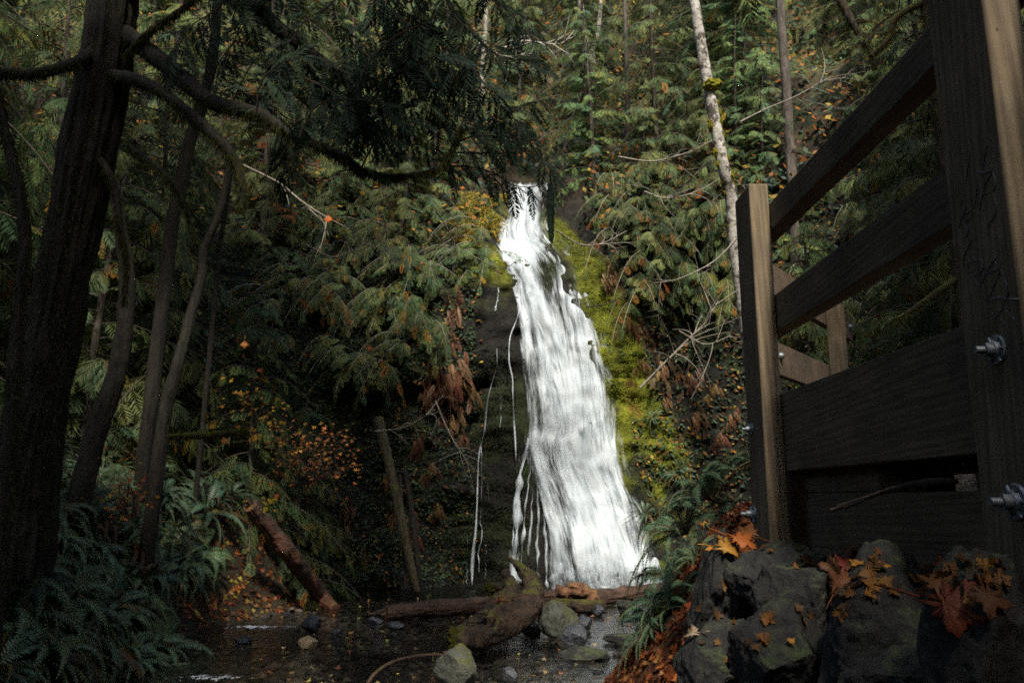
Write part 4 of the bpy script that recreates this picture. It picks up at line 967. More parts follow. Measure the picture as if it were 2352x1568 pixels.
bare([(1700, 280), (1760, 250), (1830, 220), (1900, 180)], 15, [.02, .014, .008], 'thin pale branch beside the straight grey trunk', 9, .8, 15)
bare([(1960, 860), (1990, 845), (2020, 850), (2060, 870)], 8.5, [.014, .01, .006], 'white bent twig showing over the wide bridge beam', 4, .35, 16)
bare([(1000, 920), (1030, 990), (1060, 1040), (1090, 1080)], 15.5, [.018, .012, .006], 'thin pale branch drooping below the withered fronds', 8, .7, 17)
bare([(860, 990), (930, 980), (1000, 940)], 15, [.014, .01, .006], 'fine pale branch across the dark cliff by the mossy pole', 7, .7, 18)

# maple leaf hanging on the long pale branch
def big_leaf(name, p, size, nrm, col, label, seed, cat='leaf', thick=.003):
    V, Fc = maple(seed); r = np.random.default_rng(seed); V = V*size
    V[:, 2] += .12*size*fbm(V[:, [0, 1, 2]]*6/size*.4+seed, 3, seed)
    M = frame(norm(np.cross(nrm, r.normal(size=3))), nrm); g = Geo(); g.add(V @ M.T, Fc, col)
    st = np.array([[0, -.45, 0], [0, -.8, .04], [0.03, -1.1, .06]])*size; tube(g, st @ M.T, [.006*size*4, .004*size*4], 5, np.array(col)*1.2)
    o = g.build(name, M_dead); o.location = p; md = o.modifiers.new('thickness', 'SOLIDIFY'); md.thickness = thick; tag(o, label, cat); return o
big_leaf('maple_leaf', px([(757, 505)], 9.8)[0], .13, (.2, -1, .2), (.5, .17, .02), 'bright orange leaf hanging alone on the long pale branch', 3)
for k, (u, v, Y, s, lab) in enumerate(((562, 790, 10.5, .13, 'dull orange leaf hanging in the dark between the fern bank and the cliff'), (598, 852, 10, .10, 'pale orange leaf just above the yellow maple shrub'), (515, 1015, 9.5, .12, 'orange leaf lying on fern fronds below the mossy fallen branch'), (850, 800, 14, .16, 'rusty leaf pair hanging on the dark cliff'), (636, 1140, 12, .1, 'rusty leaf under the red twig shrub'))):
    big_leaf('maple_leaf', px([(u, v)], Y)[0], s, (.2, -1, .4), (.36, .12, .03), lab, 20+k)

# shrubs on the left bank
def shrub(label, base, tips, cols, leafn, ls, seed, nm='maple_shrub', thin=.006, spread=.12, flat=.8):
    r = np.random.default_rng(seed); b = np.asarray(base); gs, gl = Geo(), Geo()
    for tp in tips:
        P = spline(np.array([b+r.normal(0, .05, 3), (b+tp)/2+r.normal(0, .12, 3), tp]), 14); tube(gs, P, [thin, thin*.4], 4, (.5,)*3, cap=False)
        for k in range(leafn):
            q = P[int(r.integers(5, 14))]+r.normal(0, spread, 3); V, Fc = MAP[r.integers(8)]
            nn = norm(np.array([r.normal(0, .4), -.45+r.normal(0, .3), flat])); gl.add((V*ls*r.uniform(.5, 1.2)) @ (frame(norm(np.cross(nn, r.normal(size=3))), nn)).T+q, Fc, np.array(cols[r.integers(len(cols))])*r.uniform(.7, 1.2))
    e = empty(nm, tuple(b), label, 'shrub'); part(gs, 'stem', M_twig_dark, e); part(gl, 'foliage', M_dead, e, False)
yel = [(.50, .36, .03), (.42, .27, .025), (.45, .22, .02)]
shrub('tall yellow leaved vine maple shrub over the fern bank', at(590, 1060, 10.6), px([(580, 870), (570, 890), (600, 900), (545, 912), (500, 880), (520, 890), (610, 915), (590, 930)], 10.6), yel, 9, .085, 1, spread=.09)
shrub('low yellow leaved vine maple shrub beside the red twig shrub', at(660, 1070, 11), px([(640, 930), (660, 940), (680, 950), (655, 960), (670, 975), (745, 962), (640, 950)], 11), yel, 8, .085, 2, spread=.08)
red = [(.30, .075, .02), (.22, .05, .018), (.33, .12, .025), (.16, .05, .02)]
shrub('tangled red brown leaved shrub above the leaning log', at(700, 1110, 11.5), [at(r.uniform(600, 830), r.uniform(975, 1080), r.uniform(11, 12.2)) for _ in range(46)], red, 6, .07, 3, spread=.14)
shrub('orange leaf patch glowing among the sword ferns', at(290, 1180, 9), [at(r.uniform(240, 350), r.uniform(1060, 1150), r.uniform(8.6, 9.4)) for _ in range(22)], red+yel[1:], 7, .055, 4, spread=.1)
shrub('scattered yellow leaves at the tip of the bank ferns', at(600, 1190, 10), px([(600, 1155), (625, 1150), (640, 1158), (590, 1165)], 10), yel, 4, .08, 5, spread=.06)

# ------------------------------------------------------------------ logs and driftwood
def bent(g, pts, Y, radpx, k=16, rough=.14, seed=0, n=40):
    W = px(pts, Y); rad = np.array(radpx)/F*np.asarray(Y, float)*np.ones(len(radpx)); tube(g, spline(W, n), rad, k, (.5,)*3, rough, seed); return W
def remesh(o, vox):
    md = o.modifiers.new('remesh', 'REMESH'); md.mode = 'VOXEL'; md.voxel_size = vox; md.use_smooth_shade = True
    sm = o.modifiers.new('soften', 'SMOOTH'); sm.iterations = 2
    tx = bpy.data.textures.new('relief', 'CLOUDS'); tx.noise_scale = .12; tx.noise_depth = 4
    d = o.modifiers.new('relief', 'DISPLACE'); d.texture = tx; d.strength = .075; d.texture_coords = 'GLOBAL'; d.mid_level = .5
def wl(u, v): return float(water(u, v)[1])
ys_ = wl(1050, 1500)
root = empty('driftwood_stump', tuple(water(1120, 1480)), 'large rotten driftwood root with upturned horns lying in the stream', 'driftwood')
g = Geo(); y0, y1 = wl(1050, 1505), wl(1230, 1455)
bent(g, [(1050, 1478), (1085, 1465), (1125, 1448), (1170, 1425), (1205, 1398), (1224, 1365), (1222, 1335), (1205, 1315)], np.linspace(y0, y1, 8), [20, 27, 31, 34, 34, 26, 20, 13], 20, .10, 3)
bent(g, [(1205, 1318), (1192, 1300), (1180, 1290), (1167, 1280)], [y1]*4, [15, 11, 7, 2.5], 10, .1, 4)
bent(g, [(1046, 1460), (1080, 1438), (1115, 1415), (1148, 1385), (1178, 1362), (1170, 1335), (1160, 1312)], np.linspace(y0+.25, y1+.35, 7), [13, 17, 21, 22, 20, 14, 7], 16, .14, 5)
bent(g, [(1120, 1425), (1150, 1405), (1180, 1385), (1205, 1360)], np.linspace(y0+.25, y1+.1, 4), [14, 20, 24, 22], 14, .1, 6)
bent(g, [(1180, 1365), (1150, 1352), (1130, 1350), (1118, 1352)], [y1+.4]*4, [12, 10, 9, 5], 10, .2, 7)
for (u, v, du, dv, rp) in ((1192, 1312, -16, -26, 6), (1210, 1322, -4, -22, 6), (1166, 1322, -8, -16, 5), (1226, 1345, 6, -20, 5), (1150, 1350, -14, -14, 6), (1120, 1405, -26, 2, 6), (1090, 1425, -24, 4, 6), (1060, 1470, -22, 10, 7)):
    bent(g, [(u, v), (u+du*.6, v+dv*.5), (u+du, v+dv)], [y1]*3 if v < 1380 else [y0+.15]*3, [rp, rp*.6, 1.2], 8, .2, int(u), 10)
o = part(g, 'body', M_stump, root); remesh(o, .018)
for (u, v, Y, a) in ((1042, 1462, y0+.1, (.11, .10, .13)), (1046, 1478, y0+.05, (.10, .10, .12)), (1125, 1350, y1+.3, (.09, .08, .08)), (1240, 1350, y1+.1, (.05, .06, .12))):
    g = Geo(); V, Fc = ICO[5]; V = V*(1+.9*fbm(V*2.2+u, 5, 3)[:, None])*np.array(a)*.85; g.add(V+px([(u, v)], Y)[0], Fc, (.055, .055, .012)); mc_ = part(g, 'moss_cushion', M_moss, root)
    g = Geo(); fuzz(g, px([(u-4, v), (u+4, v)], Y), .10, 260, r, .05, cols=((.10, .09, .012), (.07, .07, .015))); part(g, 'moss_fringe', M_moss, mc_, False)
g = Geo(); q = px([(1080, 1425), (1100, 1412), (1130, 1395), (1120, 1405), (1095, 1430), (1150, 1378), (1160, 1370), (1065, 1445)], (y0+y1)/2-.05)
for k in range(60):
    p = q[r.integers(len(q))]+r.normal(0, .07, 3)*np.array([1, .6, .35]); V, Fc = MAP[r.integers(8)]; g.add((V*r.uniform(.04, .10)) @ frame(r.normal(size=3)+np.array([2, 0, 0]), (0, -.4, 1)).T+p, Fc, np.array(LEAFC[r.integers(8)])*1.2)
part(g, 'leaf_litter', M_dead, root, False)['kind'] = 'stuff'
def log(name, pts, v_contact, radpx, mat, label, seed=0, rough=.12, cat='log', Y=None, moss=0, broken=True):
    Y = Y if Y is not None else [wl(p[0], p[1]+rp) for p, rp in zip(pts, np.interp(np.linspace(0, 1, len(pts)), np.linspace(0, 1, len(radpx)), radpx))]
    e = empty(name, tuple(px([pts[0]], Y[0])[0]), label, cat); g = Geo(); W = px(pts, Y); rad = np.array(radpx)/F*np.interp(np.linspace(0, 1, len(radpx)), np.linspace(0, 1, len(Y)), Y)
    tube(g, spline(W, 80), rad, 40 if max(radpx) > 9 else 14, (.5,)*3, rough, seed, True, .25 if max(radpx) > 9 else .1)
    if broken:
        rr_ = np.random.default_rng(seed); d = norm(W[0]-W[1])
        for k in range(5): tube(g, np.array([W[0]+r.normal(0, .3, 3)*rad[0]-d*.1, W[0]+d*rr_.uniform(.06, .2)+rr_.normal(0, .5, 3)*rad[0]]), [rad[0]*.4, .008], 6, (.5,)*3, .2, k)
    part(g, 'bark', mat, e)
    if moss: g = Geo(); fuzz(g, spline(W, 30), rad, moss, r, .05, cols=((.15, .14, .02), (.10, .10, .02), (.07, .07, .015)), down=.15); part(g, 'moss_fringe', M_moss, e, False)
    return e
log('fallen_log', [(885, 1408), (940, 1402), (1000, 1396), (1060, 1392), (1130, 1385), (1180, 1380)], 0, [17, 18, 20, 17, 14], M_log, 'wet brown log lying flat in the stream behind the driftwood root', 11)
log('fallen_log', [(1240, 1368), (1300, 1366), (1350, 1372), (1420, 1366), (1480, 1358), (1540, 1350)], 0, [14, 16, 18, 17, 15], M_log, 'dark wet log damming the pool at the foot of the main fall', 12)
log('fallen_log', [(1242, 1392), (1290, 1388), (1340, 1392), (1385, 1390)], 0, [12, 14, 16, 12], M_stump, 'short mossy log behind the round mossy boulder', 13)
log('fallen_branch', [(1242, 1408), (1275, 1400), (1300, 1385), (1318, 1380)], 0, [5, 7, 7, 5], M_log, 'bent bare root resting on the short mossy log', 14, cat='branch', broken=False)
log('fallen_branch', [(1225, 1430), (1240, 1400), (1248, 1380)], 0, [5, 5, 4], M_log, 'thin red brown stick propped between driftwood root and boulder', 15, cat='branch', broken=False)
Yr = wl(1320, 1392); rt = empty('driftwood_chunk', tuple(px([(1318, 1368)], Yr)[0]), 'knobbly orange brown root chunk sitting on the log below the fall', 'driftwood')
g = Geo()
for (u, v, s, a) in ((1300, 1362, 1.0, (.24, .2, .14)), (1335, 1358, 1.0, (.28, .2, .15)), (1360, 1368, 1., (.16, .18, .16)), (1284, 1352, 1, (.10, .12, .11)), (1320, 1345, 1, (.2, .15, .10))):
    V, Fc = ICO[5]; V = V*(1+.55*fbm(V*2.1+u, 5, 9)[:, None])*np.array(a)*.75; g.add(V+px([(u, v)], Yr-.1)[0], Fc)
M_chunk = bark_material('orange_rotten_wood', (.05, .025, .014), (.28, .14, .07), (.13, .12, .015), .3, 8, (1, 1, 1), .65, 1.)
o = part(g, 'body', M_chunk, rt); remesh(o, .02)
Yl = np.array([13.6, 14.0, 14.4, wl(742, 1390), wl(772, 1398)])
log('leaning_log', [(575, 1160), (620, 1215), (668, 1275), (735, 1365), (770, 1400)], 0, [19, 20, 21, 18, 13], M_logred, 'thick broken log leaning from the bank into the stream, red wood bared', 16, Y=Yl)
log('leaning_pole', [(868, 960), (890, 1050), (912, 1150), (935, 1260), (955, 1345), (960, 1358)], 0, [13, 12, 12, 11, 8, 7], M_pole, 'mossy green pole leaning against the cliff, foot in the pool', 17, .05, 'log', np.array([17.2, 17, 16.9, 16.8, 16.7, 16.7]), broken=False)
log('leaning_pole', [(918, 1090), (925, 1200), (930, 1300), (932, 1350)], 0, [4, 5, 4, 4], M_twig_dark, 'thin dark stick upright beside the mossy green pole', 18, .05, 'log', np.array([17.2, 17, 17, 17]), broken=False)
log('leaning_pole', [(930, 1080), (945, 1170), (955, 1250), (962, 1330)], 0, [6, 7, 7, 6], M_bark_dark, 'dark trunk hidden just behind the mossy green pole', 19, .05, 'log', np.array([17.8, 17.6, 17.5, 17.4]), broken=False)
log('mossy_branch', [(385, 1002), (430, 1000), (490, 998), (540, 992), (570, 988)], 0, [6, 8, 9, 8, 4], M_mossy, 'bright green mossy fallen branch lying across the ferns', 20, .1, 'branch', np.array([10]*5), 1500, False)
# thin arching twig in front
log('fallen_branch', [(840, 1575), (862, 1545), (900, 1520), (950, 1507), (1000, 1502), (1035, 1508)], 0, [4, 4, 3.5, 3, 2.5], M_log, 'thin wet branch arching out of the shallow water before the grey rock', 21, .1, 'branch', np.array([9.2, 9.4, 9.6, 9.8, 9.9, 9.8]), broken=False)

# ------------------------------------------------------------------ rocks
def rock(u, v, w, h, mat, label, seed, Y=None, dz=.35, name='boulder', group=None, planes=14, rot=0., depth=1.):
    """Rock seen w by h (photo units) wide and high, standing in the stream or on the bank below (u, v)."""
    p = (water(u, v+h*.5) if Y is None else at(u, v+h*.5, Y)); Yv = p[1]; sx = w/2/F*Yv*1.06; sz = h/2/F*Yv*1.15
    big = group is not None; V, Fc = rockgeo((sx, (sx+sz)/2*depth, sz*1.25), seed, 6 if big else 5, planes+5 if big else planes, .8, .075 if big else .06)
    g = Geo(); g.add(V, Fc); o = g.build(name, mat); o.location = (p[0], p[1]+sx*.25, p[2]+sz*(1-dz*.6)); o.rotation_euler = (0, rot, 0)
    if big:
        from mathutils.bvhtree import BVHTree
        BANK.append(BVHTree.FromPolygons((V @ ry(rot).T+np.array(o.location)).tolist(), Fc.tolist()))
    tag(o, label, 'rock', group); return o
def on_bank(u, v):
    d = Vector(norm(ray(u, v))); best = None
    for b in BANK:
        h = b.ray_cast(Vector(CAM), d)
        if h[0] is not None and (best is None or h[3] < best[2]): best = (np.array(h[0]), np.array(h[1]), h[3])
    return best
rock(1285, 1432, 84, 76, M_rock_mossy, 'rounded mossy boulder sitting in the stream beside the driftwood root', 3, planes=7, rot=.15)
rock(1322, 1472, 62, 48, M_rock_wet, 'blue black wet stone in front of the mossy boulder', 5, planes=10, rot=-.1)
rock(1340, 1433, 42, 34, M_rock_wet, 'dark wet stone tucked behind the mossy boulder', 6)
rock(1215, 1448, 52, 28, M_rock_wet, 'low dark stone at the heel of the driftwood root', 7)
rock(1435, 1395, 38, 32, M_rock_bank, 'grey stone at the edge of the pool under the fern fronds', 8)
rock(1465, 1392, 24, 20, M_rock_wet, 'small blue stone next to the grey pool edge stone', 9)
rock(1048, 1550, 92, 84, M_rock_mossy, 'pointed grey green rock rising out of the shallows in front', 10, planes=9, rot=-.2)
rock(712, 1432, 46, 34, M_rock_wet, 'black rock splitting the little rapid', 11)
rock(706, 1478, 44, 22, M_rock_pale, 'pale tan stone breaking the surface of the stream', 12)
rock(860, 1425, 34, 14, M_rock_wet, 'small black stone below the end of the flat log', 13)
rock(910, 1437, 40, 14, M_rock_wet, 'small black stone between flat log and driftwood root', 14)
rock(1345, 1503, 120, 22, M_rock_bank, 'flat pale slab just under the water beside the leaf bank', 15)
rock(1172, 1550, 40, 30, M_rock_wet, 'dark stone in the shallows near the leaf bank', 16)
rock(1430, 1470, 90, 18, M_rock_bank, 'low wet slab between the boulders and the leaf bank', 17)
rock(560, 1470, 40, 14, M_rock_wet, 'half sunk black stone below the rapid', 18)
rock(770, 1450, 30, 10, M_rock_wet, 'tiny half sunk black stone in midstream', 19)
rock(1375, 1405, 30, 20, M_rock_wet, 'dark stone below the knobbly root chunk', 20)
# stacked bank rocks under the bridge
for (u, v, w, h, Y, label, seed, rot, pl) in (
        (1655, 1385, 140, 230, 3.9, 'upright dark boulder topped with leaves beside the bridge post', 31, .10, 10),
        (1815, 1340, 230, 140, 3.6, 'grey boulder with a lit top edge under the railing', 32, .08, 11),
        (1850, 1400, 200, 170, 3.2, 'dark undercut boulder below the lit edged one', 38, .1, 11),
        (2070, 1500, 350, 320, 2.65, 'broad flat faced boulder with leaves along its top', 33, -.12, 10),
        (2310, 1520, 260, 320, 2.05, 'greenish boulder at the corner beside the big maple leaf', 34, .1, 10),
        (1800, 1510, 250, 220, 2.9, 'dark lower boulder in the rock pile, mossy edged', 35, .35, 10),
        (1640, 1535, 160, 150, 3.6, 'low mossy boulder where leaf bank meets rock pile', 36, .25, 11),
        (1700, 1490, 80, 90, 3.7, 'wedge shaped stone between the upright boulder and the low one', 37, .4, 10),
        (2100, 1590, 330, 160, 2.4, 'lowest boulder under the broad flat faced one', 39, .1, 12)):
    rock(u, v, w, h, M_rock_bank, label, seed, Y, .3, 'bank_boulder', 'boulders piled under the bridge', pl, rot, 1.0)
# leaves on the bank rocks
for k, (u, v, Y, s, nrm, lab) in enumerate((
        (2195, 1395, 2.32, .17, (-.2, -.8, .7), 'large curled brown maple leaf draped over the corner boulder'), (2160, 1355, 2.5, .10, (0, -.5, 1), 'brown leaf just behind the large curled maple leaf'),
        (1945, 1298, 3.0, .12, (.1, -.5, 1), 'red brown maple leaf on the grey boulder top'), (1905, 1310, 3.1, .12, (-.1, -.5, 1), 'dark red leaf beside the stalk on the grey boulder'), (1935, 1345, 2.85, .10, (0, -.7, .8), 'crumpled tan leaf in the cleft between boulders'),
        (1700, 1240, 3.8, .14, (0, -.6, 1), 'bright orange maple leaf at the foot of the bridge post'), (1720, 1222, 3.9, .12, (-.3, -.6, .8), 'red brown leaf leaning on the bridge post foot'), (1660, 1262, 4.0, .14, (0, -.4, 1), 'pale orange leaf on top of the upright boulder'),
        (2130, 1320, 2.7, .09, (.2, -.6, 1), 'small brown leaf against the dark sill beam'), (2260, 1375, 2.45, .11, (.1, -.8, .6), 'ragged brown leaf beside the corner boulder'), (1600, 1460, 4.6, .10, (0, -.7, .8), 'pale leaf stuck on the edge of the rock pile'))):
    hb = on_bank(u, v)
    if hb is not None: nrm = norm(hb[1]+np.array([0, -.25, .5])); P0 = hb[0]+norm(hb[1])*.02
    else: P0 = at(u, v, Y)
    big_leaf('maple_leaf', P0, s, nrm, np.array([(.24, .075, .02), (.18, .05, .018), (.22, .06, .02), (.12, .035, .015), (.26, .12, .04), (.42, .14, .02), (.20, .06, .02), (.38, .15, .03), (.1, .04, .02), (.14, .05, .02), (.4, .3, .2)][k])*.62, lab, 60+k)

# small leaves caught in the gaps between the boulders
g = Geo(); r = np.random.default_rng(123)
for k in range(150):
    u, v = [(1930, 1300, 70, 14), (1900, 1345, 40, 40), (2160, 1350, 70, 20), (1700, 1250, 50, 16), (1620, 1260, 40, 12), (1990, 1330, 30, 30), (2250, 1320, 60, 20), (1760, 1420, 60, 50), (1590, 1480, 50, 40)][k % 9][:2]+0*np.array([1, 1])
    c_ = [(1930, 1300, 70, 14), (1900, 1345, 40, 40), (2160, 1350, 70, 20), (1700, 1250, 50, 16), (1620, 1260, 40, 12), (1990, 1330, 30, 30), (2250, 1320, 60, 20), (1760, 1420, 60, 50), (1590, 1480, 50, 40)][k % 9]
    hb = on_bank(c_[0]+r.normal(0, c_[2]), c_[1]+r.normal(0, c_[3]))
    if hb is None or hb[1][2] < .25: continue
    V, Fc = MAP[r.integers(8)]; nn = norm(hb[1]+r.normal(0, .3, 3)); g.add((V*r.uniform(.035, .065)) @ frame(norm(np.cross(nn, r.normal(size=3))), nn).T+hb[0]+hb[1]*.012, Fc, np.array(LEAFC[r.integers(7)])*r.uniform(.35, .85))
if g.n: tag(g.build('boulder_leaf_litter', M_dead), 'brown and orange leaves lying on the boulders under the bridge', 'leaves', None, 'stuff')

# ------------------------------------------------------------------ the footbridge
XB = 1.37
bridge = empty('timber_footbridge', (XB, 2.2, 1.75), 'dark timber footbridge with stout railing posts and bolted beams', 'footbridge')
off = np.array(bridge.location)
def bpart(g, name, mat, parent=None, smooth=False):
    o = g.build(name, mat, parent or bridge, smooth); o.data.transform(Matrix.Translation(-Vector(off)))
    for p_ in o.data.polygons: p_.use_smooth = True
    wn = o.modifiers.new('normals', 'WEIGHTED_NORMAL'); return o
def bolt(parent, x, y, z, s=1.):
    """Bolt end, nut, and ribbed malleable washer on a post's outer (stream) side, pointing to -X."""
    g = Geo(); tube(g, np.array([[x+.01, y, z], [x-.075*s, y, z]]), [.012*s], 14); b = bpart(g, 'bolt', M_steel, parent)
    g = Geo(); tube(g, np.array([[x-.022*s, y, z], [x-.046*s, y, z]]), [.024*s], 6); n = bpart(g, 'nut', M_steel, b)
    g = Geo(); tube(g, np.array([[x, y, z], [x-.006*s, y, z], [x-.010*s, y, z]]), [.050*s, .050*s, .046*s], 24); tube(g, np.array([[x-.009*s, y, z], [x-.022*s, y, z]]), [.034*s, .026*s], 20)
    for k in range(6):
        a = k*math.pi/3; d = np.array([0, math.cos(a), math.sin(a)]); c = np.array([x-.010*s, y, z]); tube(g, np.array([c+d*.026*s, c+d*.048*s]), [.008*s, .006*s], 6)
    bpart(g, 'washer', M_steel, b)
posts = []
for (yc, z0, z1) in ((2.05, 1.70, 4.6), (4.24, 1.70, float(at(1728, 421, 4.24)[2]))):
    g = Geo(); bbox(g, (XB, yc, z0), (XB+.110, yc+.285, z1), bev=.012); p_ = bpart(g, 'post', M_wood_z); posts.append(p_)
def facept(u, v): d = ray(u, v); return CAM+d*(XB/d[0])
for (pi_, u, v, sc) in ((0, 2292, 803, .85), (0, 2338, 1152, 1.0), (1, 1726, 985, .7), (1, 1732, 1180, 1.0)):
    q = facept(u, v); bolt(posts[pi_], XB, float(q[1]), float(q[2]), sc)
for (z0, z1, x0, x1) in ((3.466, 3.62, .11, .215), (2.888, 3.093, .11, .20), (2.131, 2.545, .11, .21)):
    g = Geo(); bbox(g, (XB+x0+.002, -2.4, z0), (XB+x1, 4.24+.27, z1), bev=.006); bpart(g, 'rail' if z0 > 2.5 else 'side_beam', M_wood_y)
g = Geo()
for k in range(26): bbox(g, (XB+.215, -2.4+k*.29, 2.14), (XB+1.75, -2.4+k*.29+.275, 2.22), bev=.005)
bpart(g, 'deck', M_wood_x)
g = Geo(); bbox(g, (XB+.22, -2.4, 1.62), (XB+.50, 5.0, 2.018), bev=.01); bpart(g, 'sill_beam', M_wood_y)
g = Geo(); bbox(g, (XB+.225, 3.45, 2.02), (XB+.44, 4.95, 2.135), bev=.006); bpart(g, 'gap_shade_block', M_wood_y)  # added block that fills the gap under the side beam so it stays dark
# far railing turning away behind the middle post
FA = at(1772, 700, 5.6); FB_ = at(1960, 820, 7.4)
fx = np.array([FB_[0]-FA[0], FB_[1]-FA[1], 0]); fl = np.linalg.norm(fx); fx = fx/fl; fy = np.array([-fx[1], fx[0], 0]); FMt = np.stack([fx, fy, [0, 0, 1]], 1); ft = np.array([FA[0], FA[1], 0])
def zat(u, v, Y): return float(at(u, v, Y)[2])
for (va, vb, hh) in ((612, 655, .24), (790, 800, .24)):
    z1 = zat(1800, va, 5.75); g = Geo(); bbox(g, (-.3, 0, z1-hh), (fl+.05, .06, z1), bev=.006, M=FMt, t=ft); o = bpart(g, 'rail', M_wood_x)
g = Geo(); bbox(g, (fl*.62, -.12, 1.9), (fl*.62+.16, -.002, zat(1800, 612, 5.75)-.05), bev=.008, M=FMt, t=ft); o = bpart(g, 'post', M_wood_z)
for (q, z) in ((fl-.05, zat(1800, 612, 5.75)-.12), (.12, zat(1800, 790, 5.75)-.10)):
    c = FMt @ np.array([q, 0, 0])+ft; c[2] = z; g = Geo(); d = -fy; tube(g, np.array([c, c+d*.012, c+d*.03]), [.03, .03, .014], 14); bpart(g, 'bolt', M_steel)
# scratched writing on the near post's stream side
g = Geo()
def scratch(pts):
    P = []
    for (a, b) in pts:
        u = (3700+a*396/564)/4096*2352; v = (500+b*1100/1568)/2731*1568; d = ray(u, v); s = (XB-.0015)/d[0]; P.append(CAM+d*s)
    P = spline(np.array(P), 24)
    tube(g, P+np.array([0, 0, 0]), [.0016], 4, (.5,)*3, cap=False)
for s_ in ([(385, 265), (340, 345), (308, 490)], [(385, 265), (400, 320), (385, 375), (330, 390)], [(385, 380), (408, 450), (395, 520), (360, 570), (362, 630)], [(300, 265), (345, 272), (385, 255)], [(350, 120), (330, 240)], [(300, 340), (280, 470)],
           [(260, 490), (225, 510), (222, 545), (260, 530), (262, 492)], [(235, 465), (205, 540), (190, 590)], [(220, 560), (245, 590), (235, 635), (210, 640)], [(270, 650), (225, 740), (215, 810)],
           [(250, 780), (320, 772), (325, 830), (270, 860), (245, 820), (250, 780)], [(270, 860), (310, 910), (345, 845), (400, 760)], [(345, 850), (410, 825), (400, 770)], [(430, 820), (462, 900), (465, 960), (440, 1040), (400, 1105)], [(430, 820), (395, 910), (360, 1000), (365, 1050)],
           [(380, 990), (450, 990), (540, 992)], [(480, 950), (450, 1030), (510, 1110)], [(395, 1100), (450, 1120), (470, 1155)], [(255, 170), (240, 270), (232, 340)], [(215, 425), (200, 445)]):
    scratch(s_)
o = bpart(g, 'scratched_writing', M_scratch, posts[0])
# dark abutment block and stick under the deck
bk = Geo(); bbox(bk, (-.18, -.15, -.14), (.18, .15, .12), bev=.012); o = bk.build('concrete_block', M_conc); o.location = at(2095, 1092, 4.9); o.location.z = 2.12-.11; tag(o, 'pale square block on the ground seen under the bridge', 'block')
e = log('fallen_branch', [(1980, 1146), (2040, 1125), (2100, 1112), (2150, 1105), (2200, 1105)], 0, [4, 6, 8, 9, 6], M_twig_dark, 'dark stick lying on the beam under the bridge', 25, .1, 'branch', np.array([2.9, 2.8, 2.7, 2.6, 2.55]), broken=True)

# ------------------------------------------------------------------ trees of the shaded bank and the added grove round the viewer
r = np.random.default_rng(99)
for (x, y, k, sc) in ((-8.2, 10.5, 2, 1.05), (-7.4, 14.2, 1, 1.05), (-9.6, 13.2, 4, 1.1), (-9.2, 15.4, 0, 1.25), (-11.5, 14.2, 2, 1.3), (-7.2, 16.2, 4, 1.2), (-13.5, 13, 1, 1.5), (-5.0, 15.8, 5, 1.0), (-11.5, 12, 2, 1.1), (-4.2, 16.6, 5, .9)):
    place_conifer(k, (x, y, float(gz(x, y))-.2), r.uniform(0, 6), sc, 'dark cedar standing on the fern bank in the shade of the leaning tree', 'dark cedars on the fern bank')
for (x, y, k, sc) in ((5.6, 9.5, 0, .9), (7.0, 7.5, 2, 1.0), (4.6, 11.8, 3, .8), (6.4, 11.5, 4, .9), (8.6, 9.6, 1, 1.1)):
    place_conifer(k, (x, y, float(gz(x, y))-.2), r.uniform(0, 6), sc, 'dark cedar standing beyond the bridge, seen between its rails', 'dark cedars beyond the bridge')
for (x, y, k, sc) in ((1.9, -2.3, 3, 1.0), (2.9, -1.9, 1, .85), (.8, -2.5, 3, 1.0), (1.3, -2.4, 1, .88), (.55, -3.1, 2, .95), (1.6, -2.6, 5, 1.25), (.4, -2.7, 1, .9), (2.4, -2.5, 3, 1.02)):  # cedars added behind the camera to block sun from the boulders
    place_conifer(k, (x, y, float(gz(x, y))-.1), r.uniform(0, 6), sc, 'unseen young cedar added behind the viewer to shade the boulders', 'unseen young cedars shading the boulders')
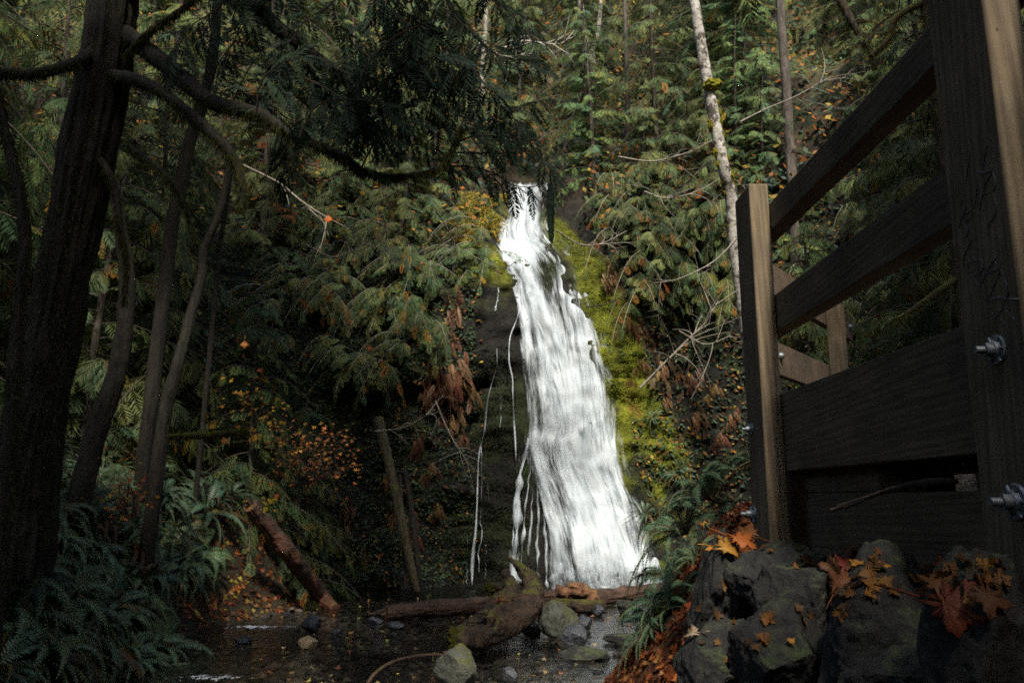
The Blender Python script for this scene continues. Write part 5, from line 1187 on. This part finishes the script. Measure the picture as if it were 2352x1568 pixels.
# tall cedars added out of view round the viewer to shade the near banks
TALL = conifer_parts(17, 4.6, 150, 777, .1, 15, 1.15, .0, .28, .30)
tm = None
SHADE_GROVE = [(-10.5, 5.6, 1.15, 2.0), (-12.5, 9.5, 1.3, 5.0), (-16, 11.5, 1.4, 3.9), (-4.8, -1.2, 1.05, 4.0), (5.4, -1.6, 1.0, 1.1), (6.2, 2.6, 1.0, 3.0), (-2.6, -6.5, 1.4, .5), (9.0, 6.0, 1.1, 2.4),
         (-1.8, -4.0, 1.0, 1.7), (-7.5, -3.5, 1.15, 2.6), (7.4, -5.5, 1.4, 3.6), (7.8, -2.0, 1.1, .9), (-3.0, -9, 1.5, 5.2), (-.6, -12.5, 1.45, 2.2), (7.5, 5.0, .9, 4.4), (6.2, -10, 1.5, 1.5), (-9.5, -8, 1.5, 3.3), (-6, -6, 1.5, .6)]
for (x, y, sc, rzv) in SHADE_GROVE:
    e = empty('shade_cedar', (x, y, float(gz(x, y))-.3), 'unseen tall cedar added around the footbridge to shade the near banks', 'tree', 'unseen tall cedars shading the bridge', rzv); e.scale = (sc,)*3
    if tm is None: tm = [TALL[0].build('trunk', M_bark_con, e), TALL[1].build('crown', M_leaf, e)]
    else:
        for q in tm:
            o = q.copy(); COL.objects.link(o); o.parent = e

# ------------------------------------------------------------------ light
SUN_EL, SUN_AZ = R(50), R(174)          # azimuth of the sun, clockwise from +Y: behind the viewer
w = bpy.data.worlds.new('World'); scene.world = w; w.use_nodes = True; nt = w.node_tree; nt.nodes.clear()
sky = N(nt, 'TexSky', sky_type='NISHITA'); sky.sun_disc = False; sky.sun_elevation = SUN_EL; sky.sun_rotation = SUN_AZ
sky.air_density = 1.2; sky.dust_density = 2.5
bg = N(nt, 'Background'); bg.inputs['Strength'].default_value = .15; nt.links.new(sky.outputs[0], bg.inputs[0])
o = N(nt, 'OutputWorld'); nt.links.new(bg.outputs[0], o.inputs[0])
sl = bpy.data.lights.new('sun', 'SUN'); sl.energy = 4.2; sl.angle = R(5); sl.color = (1, .93, .80)
so = bpy.data.objects.new('sun', sl); COL.objects.link(so)
sd = Vector((math.sin(SUN_AZ)*math.cos(SUN_EL), math.cos(SUN_AZ)*math.cos(SUN_EL), math.sin(SUN_EL)))
so.rotation_euler = (-sd).to_track_quat('-Z', 'Y').to_euler(); so.location = sd*60
scene.view_settings.view_transform = 'Standard'; scene.view_settings.look = 'None'
scene.view_settings.exposure = 1.05; scene.view_settings.gamma = 1.0
cy = scene.cycles; cy.use_denoising = False; cy.filter_width = 1.7; cy.sample_clamp_indirect = 3.0; cy.max_bounces = 6; cy.diffuse_bounces = 3; cy.glossy_bounces = 3; cy.transparent_max_bounces = 12
cy.transmission_bounces = 3; cy.caustics_reflective = False; cy.caustics_refractive = False
